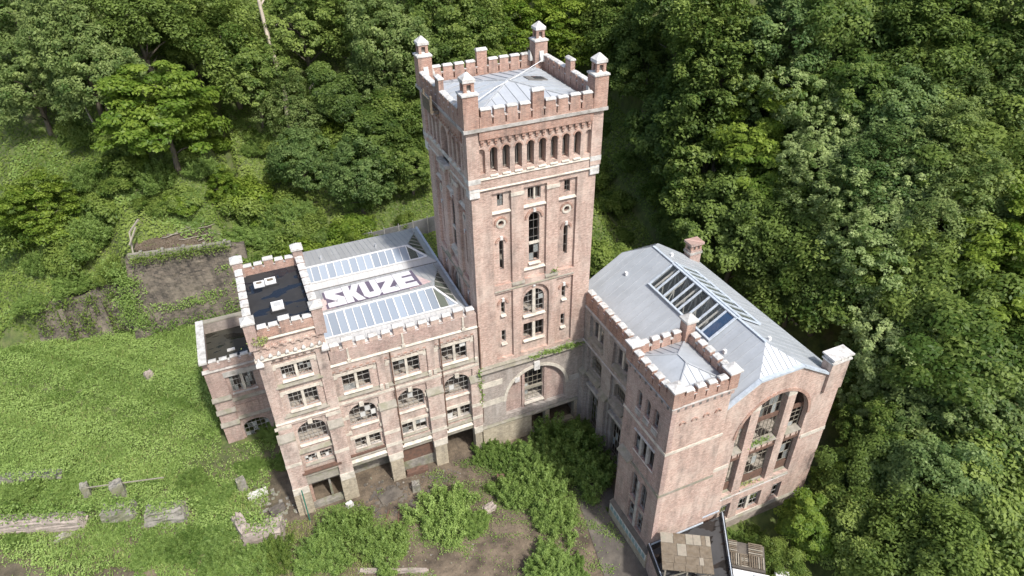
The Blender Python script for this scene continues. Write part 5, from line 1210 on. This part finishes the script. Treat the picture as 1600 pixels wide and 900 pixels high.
LEFT = [(30,40,80,'olive'),(120,60,80,'olive'),(210,40,75,'dark'),(290,50,75,'mid'),(350,70,70,'mid'),(470,30,65,'mid'),(540,30,65,'mid'),(610,70,70,'olive'),(690,30,60,'mid'),(750,40,55,'mid'),
 (820,20,55,'bright'),(890,50,70,'bright'),(950,30,60,'mid'),(980,80,60,'dark'),(150,130,70,'olive'),(50,140,70,'olive'),(250,180,85,'bright'),(390,120,55,'mid'),
 (460,180,45,'olive'),(470,250,50,'blue'),(520,150,45,'dark'),(590,240,60,'dark'),(560,280,55,'blue'),(625,190,45,'mid'),(600,130,50,'olive'),(640,270,40,'mid'),(60,320,50,'bright'),
 (345,300,30,'bright'),(700,110,45,'dark'),(740,100,40,'mid')]
AREA = [(RIGHT, 'right of the tower', 'forest trees right of the tower'), (LEFT, 'left of the tower', 'slope trees left of the tower')]
UN = {(1265,825): 'bright yellow-green small tree growing at the foot of the arched hall front', (250,180): 'broad bright yellow-green tree alone above the ivy slope, left', (1320,350): 'large pale silvery tree nearest above the hall roof',
      (1250,150): 'tall pale silvery tree standing highest among the pale trees at right', (590,240): 'dark rounded tree directly left of the tower above the workshop roof', (60,320): 'bright yellow-green bushy tree low at the left edge of the slope',
      (460,180): 'slim greyish olive tree with pale twigs left of the tower', (610,70): 'greyish olive tree beside the tower top at left'}
ROWS = [(95, 'along the top edge'), (235, 'level with the tower arcade'), (335, 'level with the tower middle'), (480, 'level with the hall skylight'), (640, 'level with the hall arch'), (790, 'below the hall arch'), (2000, 'at the bottom edge')]
ORD = ['leftmost', 'second from left', 'third from left', 'fourth from left', 'fifth from left', 'sixth from left', 'seventh from left', 'eighth from left']
for lst, where, grp in AREA:
    rows = {}
    for q in sorted(lst): rows.setdefault((q[3], next(r for m_, r in ROWS if q[1] < m_), where if q[0] > 1000 or q[0] < 660 else 'behind the tower'), []).append(q)
    for (kind, row, wh), qs in rows.items():
        for i, (u, v, rp, _) in enumerate(qs):
            lab = UN.get((u, v)) or (f'{KN[kind]} tree {row}, {wh}' if len(qs) == 1 else f'{ORD[i]} {KN[kind]} tree {row}, {wh}')
            place(u+random.uniform(-4, 4), v+random.uniform(-4, 4), rp, kind, lab, grp, hc=(5.3 if u < 1000 else 6.6) if v > 120 else 7.2, sz=random.uniform(.9, 1.12))
# fill behind, up the hill out to the ridge
FILL = {}
for j in range(16):
    for i in range(20):
        x = -115+i*13.5+random.uniform(-4, 4); y = 62+j*10+random.uniform(-4, 4)
        if hill(x, y) < 34: continue
        p = np.array([x, y, float(ground_z(x, y))+7]) - np.array(CP); zc = p@FW
        if zc < 5: continue
        u = 800+FPX*(p@RT)/zc; v = 450-FPX*(p@UP)/zc
        if -120 < u < 1720 and -160 < v < 30: FILL.setdefault(random.choice(['mid', 'dark', 'olive', 'mid', 'blue', 'bright']), []).append((u, x, y))
for k, qs in FILL.items():
    for i, (u, x, y) in enumerate(sorted(qs)):
        tree((x, y, float(ground_z(x, y))), random.uniform(1.1, 1.5), k, (ORD[i]+' ' if i < len(ORD) else 'far right ')+f'{KN[k]} tree high on the hilltop behind the forest', 'trees on the upper hillside')
# shrubs on the ivy slope
SHR = 0
rs = random.Random(21)
for _ in range(95):
    u, v = rs.uniform(-10, 640), rs.uniform(190, 425)
    if (200 < u < 400 and v > 335) or (405 < u < 440 and v < 150): continue
    P = px_ground(u, v, .6)
    if P is None or hill(P[0], P[1]) < 1.5: continue
    k = rs.choice(['shrub', 'shrub', 'yshrub', 'bush']); s = rs.uniform(.7, 1.7)
    t = tag(put(rs.choice(CR[k]), 'shrub', None, (P[0], P[1], float(ground_z(P[0], P[1]))+(0 if k == 'bush' else .35*s)), rs.uniform(0, 6.28), (s, s, s*rs.uniform(.8, 1.3))),
            {'shrub': 'dull green shrub', 'yshrub': 'yellow-green shrub', 'bush': 'spiky green shrub'}[k]+', ivy slope '+('near the left edge' if u < 160 else 'above the retaining wall' if u < 400 else 'behind the workshop wing')+(', higher up' if v < 270 else ', middle height' if v < 350 else ', low down'), 'shrub', 'shrubs on the ivy slope')
for _ in range(30):      # dark understorey on the shaded slope behind tower and hall
    u, v = rs.uniform(935, 1080), rs.uniform(180, 420); P = px_ground(u, v, .6)
    if P is None or hill(P[0], P[1]) < 1: continue
    s = rs.uniform(.8, 1.6)
    tag(put(rs.choice(CR['shrub']), 'shrub', None, (P[0], P[1], float(ground_z(P[0], P[1]))+.3*s), rs.uniform(0, 6.28), (s, s, s)), 'low green shrub, shaded slope right of the tower'+(', highest row' if v < 240 else ', upper row' if v < 300 else ', lower row' if v < 360 else ', lowest row'), 'shrub', 'shrubs on the shaded slope')
# bushes in the yard: pixel of the middle, radius px, height factor
YB = [(880,690,62,1.5,'broad dark bush mass in the shade before the right half of the tower'),(925,735,50,1.5,'bush at the shaded right side of the yard thicket'),(835,718,52,1.3,'tall bush before the arched base window of the tower'),
 (785,708,36,1.2,'bush beside the left foot of the tower plinth'),(760,705,30,1.2,'small bush at the rightmost gateway'),(850,755,55,1.5,'sunlit bush in the middle of the yard thicket'),(905,675,36,1.1,'bush close under the tower plinth at right'),
 (930,640,25,1.0,'small bush in the corner between tower and hall'),(800,760,42,1.4,'sunlit bush around the rusty cabinet'),(690,790,60,1.5,'round bright bush alone on the soil before the gateways'),
 (740,815,30,.8,'low bush right of the round bright bush'),(870,800,48,1.4,'pale sunlit bush at the lower end of the thicket'),(540,825,52,1.5,'bushy green shrub before the turret gateway'),(500,860,45,1.3,'bush at the bottom left of the yard by the pole'),
 (600,850,48,1.4,'bush beside the sunken rails'),(860,880,45,1.3,'bush at the bottom edge of the yard, middle right'),(895,895,35,.9,'low bush at the bottom edge nearest the hall turret'),
 (430,865,38,1.3,'bush below the pink masonry block'),(395,875,42,1.3,'bush left of the lowest masonry block bush'),(345,830,38,1.0,'bush left of the narrow masonry stub'),(345,880,42,1.0,'low wide bush at the bottom left edge'),
 (290,850,42,.9,'low bush below the blackened foundation block'),(235,860,42,.8,'low spreading bush below the grey foundation block'),(330,780,40,.8,'leafy low bush in the meadow left of the hollow post'),(165,840,32,.8,'small low bush right of the pink ruin wall'),
 (20,845,26,.8,'small round bush at the left bottom edge'),(300,755,38,.7,'low leafy bush in the middle of the meadow edge'),(100,760,36,.7,'low bush above the pink ruin wall'),(30,770,36,.7,'low bush between the two ruin walls'),
 (430,670,28,.8,'shaded bush at the arched door of the annex'),(440,720,24,.6,'low shaded bush beside the corner turret foot'),
 (965,800,16,.8,'small bush against the tiled turret plinth'),(1170,835,26,.9,'leafy bush under the low windows of the hall front'),(1148,842,22,.8,'bush between pallet deck and hall front'),(1225,815,24,.8,'bush at the right end of the hall base'),
 (390,730,26,.6,'low meadow bush before the annex door'),(250,480,22,.8,'bush hanging at the left edge of the tall retaining wall'),(215,430,30,1.0,'leafy bush on the end of the tall retaining wall'),(180,420,38,1.0,'bush above the low dark wall'),(110,440,38,.9,'bush at the top of the low dark wall'),
 (385,365,40,.9,'green shrub mass behind the corner turret'),(420,370,36,.9,'shrub beside the steel fence post'),(355,470,16,.8,'small bush between retaining wall and annex'),(50,470,30,.9,'bush at the far end of the low dark wall')]
for (u, v, rp, hf, lab) in YB:
    s = 1.0
    for _ in range(3):
        P = px_ground(u, v, .9*s*hf); dist = (P-np.array(CP))@FW; s = rp*.8*dist/FPX/2.1
    zg = float(ground_z(P[0], P[1]))
    o = thing('bush', lab, 'bush', (P[0], P[1], zg), 0, 'bushes around the yard')
    put(random.choice(CR['bush']*2+CR['bush2']+CR['bush3']), 'foliage', o, (0, 0, 0), random.uniform(0, 6.28), (s*random.uniform(.95, 1.2), s*random.uniform(.95, 1.2), s*hf*.8))
    st = MB()
    for i in range(5):
        a = random.uniform(0, 6.28); st.tube([(0, 0, -.1), (math.cos(a)*.4*s, math.sin(a)*.4*s, .8*s*hf)], [.04, .015], 5)
    put(st.mesh('stems', 'bark'), 'stems', o)
# ivy and leafy ground cover on the slopes
def scatter(n, xr, yr, keep):
    x = rng.uniform(*xr, n); y = rng.uniform(*yr, n); k = keep(x, y); return x[k], y[k]
def patch(x, y, f, ph): return .5+.25*np.sin(x*f+ph)*np.cos(y*f*1.2+ph*2)+.25*np.sin((x+y)*f*.6+ph*3)
def cover(name, x, y, lift, size, m, label, spread=.9, asp=.65):
    z = ground_z(x, y); e = .4
    nx = -(ground_z(x+e, y)-z)/e; ny = -(ground_z(x, y+e)-z)/e
    Nn = unitv(np.stack([nx, ny, np.ones_like(nx)], 1)*.6+rng.normal(size=(len(x), 3))*.38+np.array([.1, -.3, .5]))
    lum = patch(x, y, 1.7, .3)*patch(x, y, .6, 1.1)*2
    zz = z+lift*(.1+lum*rng.random(len(x)))
    tint = np.clip(-.05+.75*patch(x, y, .45, 2.)+.5*lum+rng.normal(0, .2, len(x)), 0, 1)
    o = put(leaf_mesh(name, np.stack([x, y, zz], 1), Nn, size*rng.uniform(.6, 1.4, len(x)), tint, m, asp, .1), name); return tag(o, label, name.split('_')[-1], kind='stuff')
x, y = scatter(330000, (-62, 40), (6, 78), lambda x, y: (hill(x, y) > -.6) & (rng.random(len(x)) < np.where(y < 58, 1, .6)) & (rng.random(len(x)) < .35+.8*patch(x, y, .5, .7)) & ~((x > -31) & (x < -20.5) & (y > 35.5) & (y < 39)))
cover('ivy_cover', x, y, .45, .17, LEAF['ivy'], 'ivy and low leafy plants covering the steep slope')
x, y = scatter(40000, (-62, -8), (20, 60), lambda x, y: (hill(x, y) > .5) & (patch(x, y, .9, 4.) > .62))
cover('leafy_cover', x, y, .8, .16, LEAF['bush'], 'brighter leafy plants in drifts on the slope')
# grass of the meadow and yard: bent blades
def blades(name, x, y, h, wd, m, label, cat):
    n = len(x); z = ground_z(x, y); a = rng.uniform(0, 6.28, n); hh = h*rng.uniform(.5, 1.3, n)*(.55+.9*patch(x, y, .8, 1.7))
    t = np.stack([np.cos(a), np.sin(a), np.zeros(n)], 1)*wd; l = rng.normal(0, .35, (n, 3))*hh[:, None]; l[:, 2] = hh*.75; l[:, 0] += .18*hh
    B = np.stack([x, y, z-.02], 1); Vv = np.empty((n, 4, 3)); Vv[:, 0] = B-t; Vv[:, 1] = B+t; Vv[:, 2] = B+l+t*.35; Vv[:, 3] = B+l*.95-t*.5
    tint = np.clip(-.1+.9*patch(x, y, .33, 2.4)+.4*patch(x, y, 1.9, .2)+rng.normal(0, .16, n), 0, 1)
    return tag(put(raw_quads(name, Vv.reshape(-1, 3), n, np.repeat(tint, 4), m), name), label, cat, kind='stuff')
def meadow(x, y):
    inb = (x > -24.9) & (y > 10.8) & (y < 19.5)
    d = hill(x, y); lim = np.interp(y, [-14, -2, 2, 10, 40], [-27, -24.0, -21.5, -19.6, -20.3])
    bare = (y < 9.5) & (patch(x, y, .38, 8.8)+.35*patch(x, y, 1.4, 2.9)+np.clip((y-1)/14, -.1, .45) < .6)
    return (x < lim) & ~inb & (d < -1.2) & (~bare | (rng.random(len(x)) < .1)) & (rng.random(len(x)) < np.clip(-.1+1.5*patch(x, y, .42, 5.1)+np.clip((y-9)/10, 0, .9), .04, 1)*np.clip((y+16)/14, .15, 1))
x, y = scatter(240000, (-66, -19), (-14, 42), meadow)
blades('meadow_grass', x, y, .5, .045, LEAF['grass'], 'long sunlit grass covering the meadow left of the annex', 'grass')
x, y = scatter(330000, (-64, -19.5), (-14, 42), lambda x, y: meadow(x, y) & (rng.random(len(x)) < .35+.6*patch(x, y, .6, 3.3)))
cover('meadow_weeds', x, y, .75, .10, LEAF['grass'], 'leafy weeds and nettles growing thick through the meadow', asp=.45)
x, y = scatter(50000, (-66, -19), (-14, 42), lambda x, y: meadow(x, y) & (patch(x, y, .7, 3.3)+.15*rng.normal(size=len(x)) > .6))
blades('pale_grass', x, y, .5, .045, LEAF['straw'], 'paler dry grass in drifts through the meadow', 'grass')
x, y = scatter(90000, (-60, -20), (-14, 38), lambda x, y: meadow(x, y) & (patch(x, y, .5, 9.3)+.12*rng.normal(size=len(x)) > .6))
cover('nettle_patches', x, y, 1.1, .11, LEAF['bush'], 'taller green nettle patches in the meadow', asp=.4)
def yard(x, y):
    g = patch(x, y, .9, 7.7)*patch(x, y, 2.3, 1.9)
    rows = (np.sin((x*.5+y*.86)*4.2+.5*np.sin(x*2)) > .3) & (np.hypot(x+1.0, y+11) < 3.6)
    edge = np.hypot(x+15.8, y+1.6) < 1.9
    bare = np.hypot(x+3.8, y+13.2) < 3.0
    p = np.clip((g-.25)*2.6, 0, .5)+rows*.22+edge*.5
    return (y < -.8) & (x > -21) & (x < 7.4) & (rng.random(len(x)) < p*np.where(bare, .06, 1))
x, y = scatter(130000, (-21, 8), (-24, 0), yard)
bxy = np.array([(o.location.x, o.location.y) for o in bpy.data.objects if o.name.split('.')[0] == 'bush' and o.parent is None])
bi = rng.integers(0, len(bxy), 70000); qx = bxy[bi, 0]+rng.normal(0, 1.4, 70000); qy = bxy[bi, 1]+rng.normal(0, 1.4, 70000)
kk = (qy < -.5) & (qx > -23) & (qx < 7.4) & (rng.random(70000) < patch(qx, qy, 1.3, .9)); x = np.concatenate([x, qx[kk]]); y = np.concatenate([y, qy[kk]])
cover('yard_weeds', x, y, .55, .075, LEAF['bush'], 'low weeds growing through the bare yard soil', asp=.45)
x, y = scatter(26000, (-26, -13), (-9, 3), lambda x, y: (rng.random(len(x)) < .8*patch(x, y, .8, 2.2)) & (y < -1.2))
blades('yard_grass', x, y, .35, .035, LEAF['straw'], 'dry grass along the foot of the turret and lower left yard', 'grass')
# plants clinging to ledges and walls
def vine(name, label, pts, n, spread, size, m):
    c0 = np.array(pts[0]); P = np.array(pts)[rng.integers(0, len(pts), n)]+rng.normal(size=(n, 3))*spread-c0
    Nn = unitv(np.array([-.1, -.6, .6])+rng.normal(size=(n, 3))*.5)
    return tag(put(leaf_mesh(name, P, Nn, size*rng.uniform(.6, 1.4, n), np.clip(rng.normal(.5, .25, n), 0, 1), m, .6, .1), name, None, tuple(c0)), label, 'plant', kind='stuff')
vine('ledge_plant', 'green weeds growing along the mossy ledge of the tower base', [(x_, -.45, 10.85+.15*math.sin(x_*3)) for x_ in (5.5, 6.6, 7.4, 8.0, 8.4, 8.9, 9.2, 9.6, 10.1)], 420, (.3, .12, .14), .10, LEAF['bush'])
vine('hanging_vine', 'creeper hanging at the joint between tower and workshop wing', [(-.15, -.3, z_) for z_ in (7.2, 8.3, 9.4, 10.4)], 160, (.12, .1, .5), .09, LEAF['bush'])
vine('ledge_plant', 'weed tuft growing on the front left pier of the corner turret', [(-17.9, -.7, 20.9)], 110, (.35, .15, .25), .09, LEAF['straw'])
vine('ledge_plant', 'weed tuft on the annex roof edge beside the corner turret', [(-19.4, 12.2, 10.2)], 60, (.25, .25, .3), .08, LEAF['bush'])
vine('ledge_plant', 'weeds on the middle sills of the arched hall window', [(18.0, -17.6, 10.5), (18.8, -17.6, 10.5), (17.4, -17.6, 10.5)], 140, (.35, .12, .1), .08, LEAF['bush'])
vine('ledge_plant', 'weeds on the lower sill of the arched hall window', [(17.6, -17.6, 5.2), (18.4, -17.6, 5.2)], 70, (.4, .12, .08), .08, LEAF['straw'])
vine('ledge_plant', 'small weed on the string ledge below the tower pilaster', [(7.6, -.1, 19.95)], 40, (.15, .08, .12), .08, LEAF['bush'])
def onwall(a, b): x_ = -32.8+13*a; y_ = 34.7-1.1*a+1.7*b-.25; return (x_, y_, 10.4*b)
vine('wall_creeper', 'yellow-green creeper streaks across the middle of the tall retaining wall', [onwall(a, b) for a, b in ((.3,.35),(.38,.33),(.48,.36),(.55,.38),(.62,.36),(.72,.34),(.8,.4),(.7,.42),(.2,.38),(.9,.7),(.95,.5),(.1,.6),(.85,.25))], 1100, (.6, .12, .4), .10, LEAF['grass'])
vine('wall_creeper', 'creeper at the foot of the tall retaining wall', [onwall(a, b) for a, b in ((.15,.08),(.3,.1),(.45,.06),(.55,.12),(.65,.1),(.8,.08),(.9,.15),(.05,.2))], 1300, (.8, .2, .6), .11, LEAF['bush'])
vine('wall_creeper', 'leafy creeper spilling down the left end of the tall retaining wall', [onwall(a, b) for a, b in ((-.02,.9),(0,.7),(.02,.5),(.05,.35),(.06,.2),(-.04,.5),(-.05,.3),(.08,.75))], 1900, (.6, .25, .7), .12, LEAF['bush'])
vine('wall_creeper', 'creeper hanging over the concrete coping of the retaining wall', [(x_, 35.6-(x_+30)*.11, 10.5) for x_ in np.linspace(-30.5, -20.5, 12)], 1100, (.5, .15, .4), .10, LEAF['ivy'])
def onlow(a, b): return (-44.5+12*a, 38.4-2.1*a+.9*b-.3, 5.6*b)
vine('wall_creeper', 'creeper streaks on the low dark wall', [onlow(a, b) for a, b in ((.1,.7),(.1,.4),(.3,.8),(.32,.5),(.5,.6),(.52,.3),(.7,.75),(.75,.4),(.9,.6),(.35,.2),(.8,.15),(.2,.95),(.4,1.),(.6,.95),(.8,1.),(.95,.9),(.05,.9))], 2600, (.5, .22, .6), .11, LEAF['ivy'])
for (u, v, n_, lab) in ((190, 790, 420, 'creeper over the grey foundation block'), (262, 790, 420, 'creeper over the blackened foundation block'), (60, 802, 900, 'weeds along the top of the pink ruin wall'), (45, 740, 500, 'weeds over the low concrete ledge wall'), (410, 822, 260, 'weeds on top of the pink masonry block'), (385, 818, 120, 'weeds on the narrow masonry stub')):
    P = px_ground(u, v+16, .6); L_ = 4.5 if n_ > 800 else 3.2 if n_ == 500 else 1.2
    vine('ruin_creeper', lab, [(P[0]+L_*k*.94, P[1]-L_*k*.35+.5, P[2]+1.1+.35*math.sin(k*7)) for k in np.linspace(-1, 1, 9)], int(n_*1.7), (.6, .5, .35), .10, LEAF['grass'] if n_ % 200 else LEAF['bush'])
# dead trunks
def stick(name, label, a, b, r0, r1, bends=.15, cat='trunk', twigs=3):
    mt = 'palewood' if cat == 'branch' else 'deadwood'
    A, B = Vector(a), Vector(b); L = (B-A).length; mb = MB(); n = 7; pts = []
    for i in range(n):
        t = i/(n-1); pts.append((B-A)*t+Vector((random.uniform(-1, 1), random.uniform(-1, 1), random.uniform(-.3, .3)))*bends*L*.12*(t > 0))
    mb.tube(pts, [r0+(r1-r0)*i/(n-1) for i in range(n)], 8)
    for i in range(twigs):
        p = pts[random.randint(3, 5)]; q = p+Vector((random.uniform(-1, 1), random.uniform(-1, 1), random.uniform(.2, 1)))*L*.16; mb.tube([p, p.lerp(q, .5)+Vector((0, 0, .1)), q], [r1*.9, r1*.6, r1*.25], 5)
    return tag(put(mb.mesh(name, mt, True), name, None, tuple(A)), label, cat)
def ray_at(u, v, P):         # point on the view line at the same distance as P
    d = px_ray(u, v); return np.array(CP)+d*((P-np.array(CP))@FW)
P = px_ground(434, 128, 9.0); stick('dead_tree', 'tall bleached bare tree trunk leaning left above the ivy slope', P-np.array([-.8, 0, 9.5]), ray_at(405, -12, P)+np.array([0, 0, 2]), .42, .2)
P = px_ground(468, 138, 6.0); stick('broken_trunk', 'forked bleached broken trunk right of the tall dead tree', P-np.array([.6, 0, 6.]), ray_at(497, 104, P), .3, .12, .5)
P = px_ground(149, 196); stick('dead_tree', 'thin bare leaning trunk among the shrubs at left', P, ray_at(122, 150, P), .16, .08)
P = px_ground(1240, 520, 1.); stick('leaning_trunk', 'curved pale tree trunk behind the right edge of the hall roof', P-np.array([0, 0, 3.]), ray_at(1262, 470, P), .35, .2, .3)
for i, (a, b) in enumerate((((262, 366), (335, 350)), ((280, 374), (345, 362)), ((252, 372), (300, 352)), ((310, 376), (350, 352)), ((395, 333), (432, 346)), ((405, 345), (436, 352)))):
    A_ = px_ground(*a, .35); B_ = px_ground(*b, .35)
    stick('fallen_branch', ('dead branch lying across the bare ledge above the retaining wall' if i < 4 else 'dead branch lying against the dark fence behind the turret'), A_, B_, .07, .03, .6, 'branch', 3)['group'] = 'fallen branches'
x, y = scatter(8000, (-30.5, -21.5), (35.9, 39.2), lambda x, y: (x < 0))
cover('leaf_litter', x, y, .12, .12, leaf('leaf_litter_mat', (.05, .038, .028), (.14, .11, .08), .05), 'brown dead leaves on the ledge above the retaining wall')

def stones(name, label, pts, n, spread, size, m):
    b = MB(); c0 = np.array(pts[0])
    for i in range(n):
        p = np.array(random.choice(pts))+np.array([random.gauss(0, spread), random.gauss(0, spread), 0]); z = float(ground_z(p[0], p[1])); s_ = size*random.uniform(.4, 1.5)
        q = p-c0; v = [(q[0]+s_*a*random.uniform(.6, 1.2), q[1]+s_*b_*random.uniform(.6, 1.2), z-c0[2]+s_*c*random.uniform(.5, 1)) for a in (-1, 1) for b_ in (-1, 1) for c in (-.2, .8)]
        b.add(v, [(0,1,3,2),(4,6,7,5),(0,4,5,1),(2,3,7,6),(0,2,6,4),(1,5,7,3)])
    return tag(put(b.mesh(name, m), name, None, tuple(c0)), label, 'rubble', kind='stuff')
gpts = lambda L: [px_ground(u, v) for u, v in L]
stones('loose_rubble', 'dark broken rubble strewn before the boarded gateway', gpts([(600, 770), (620, 775), (640, 790), (680, 750), (700, 745), (585, 800)]), 260, .7, .11, 'slab')
stones('loose_bricks', 'pale broken bricks scattered over the yard soil', gpts([(765, 795), (740, 870), (660, 860), (590, 745), (720, 760), (900, 840), (640, 745)]), 110, 1.0, .055, 'concrete')
stones('loose_rubble', 'broken stones around the meadow ruins', gpts([(190, 812), (262, 815), (400, 850), (120, 840), (60, 835), (440, 800), (405, 785)]), 260, .9, .12, 'concrete')

ORD += [w_+' from left' for w_ in ('ninth', 'tenth', 'eleventh', 'twelfth', 'thirteenth', 'fourteenth')]
same = {}
for o in bpy.data.objects:
    if o.parent is None and o.get('label') and o.name.split('.')[0] in ('shrub', 'fallen_branch', 'tree'): same.setdefault(o['label'], []).append(o)
for lab, os_ in same.items():
    if len(os_) > 1:
        def upx(o): p = np.array(o.location)-np.array(CP); return p@RT/(p@FW)
        for i, o in enumerate(sorted(os_, key=upx)):
            if i < len(ORD): o['label'] = ORD[i]+' '+lab
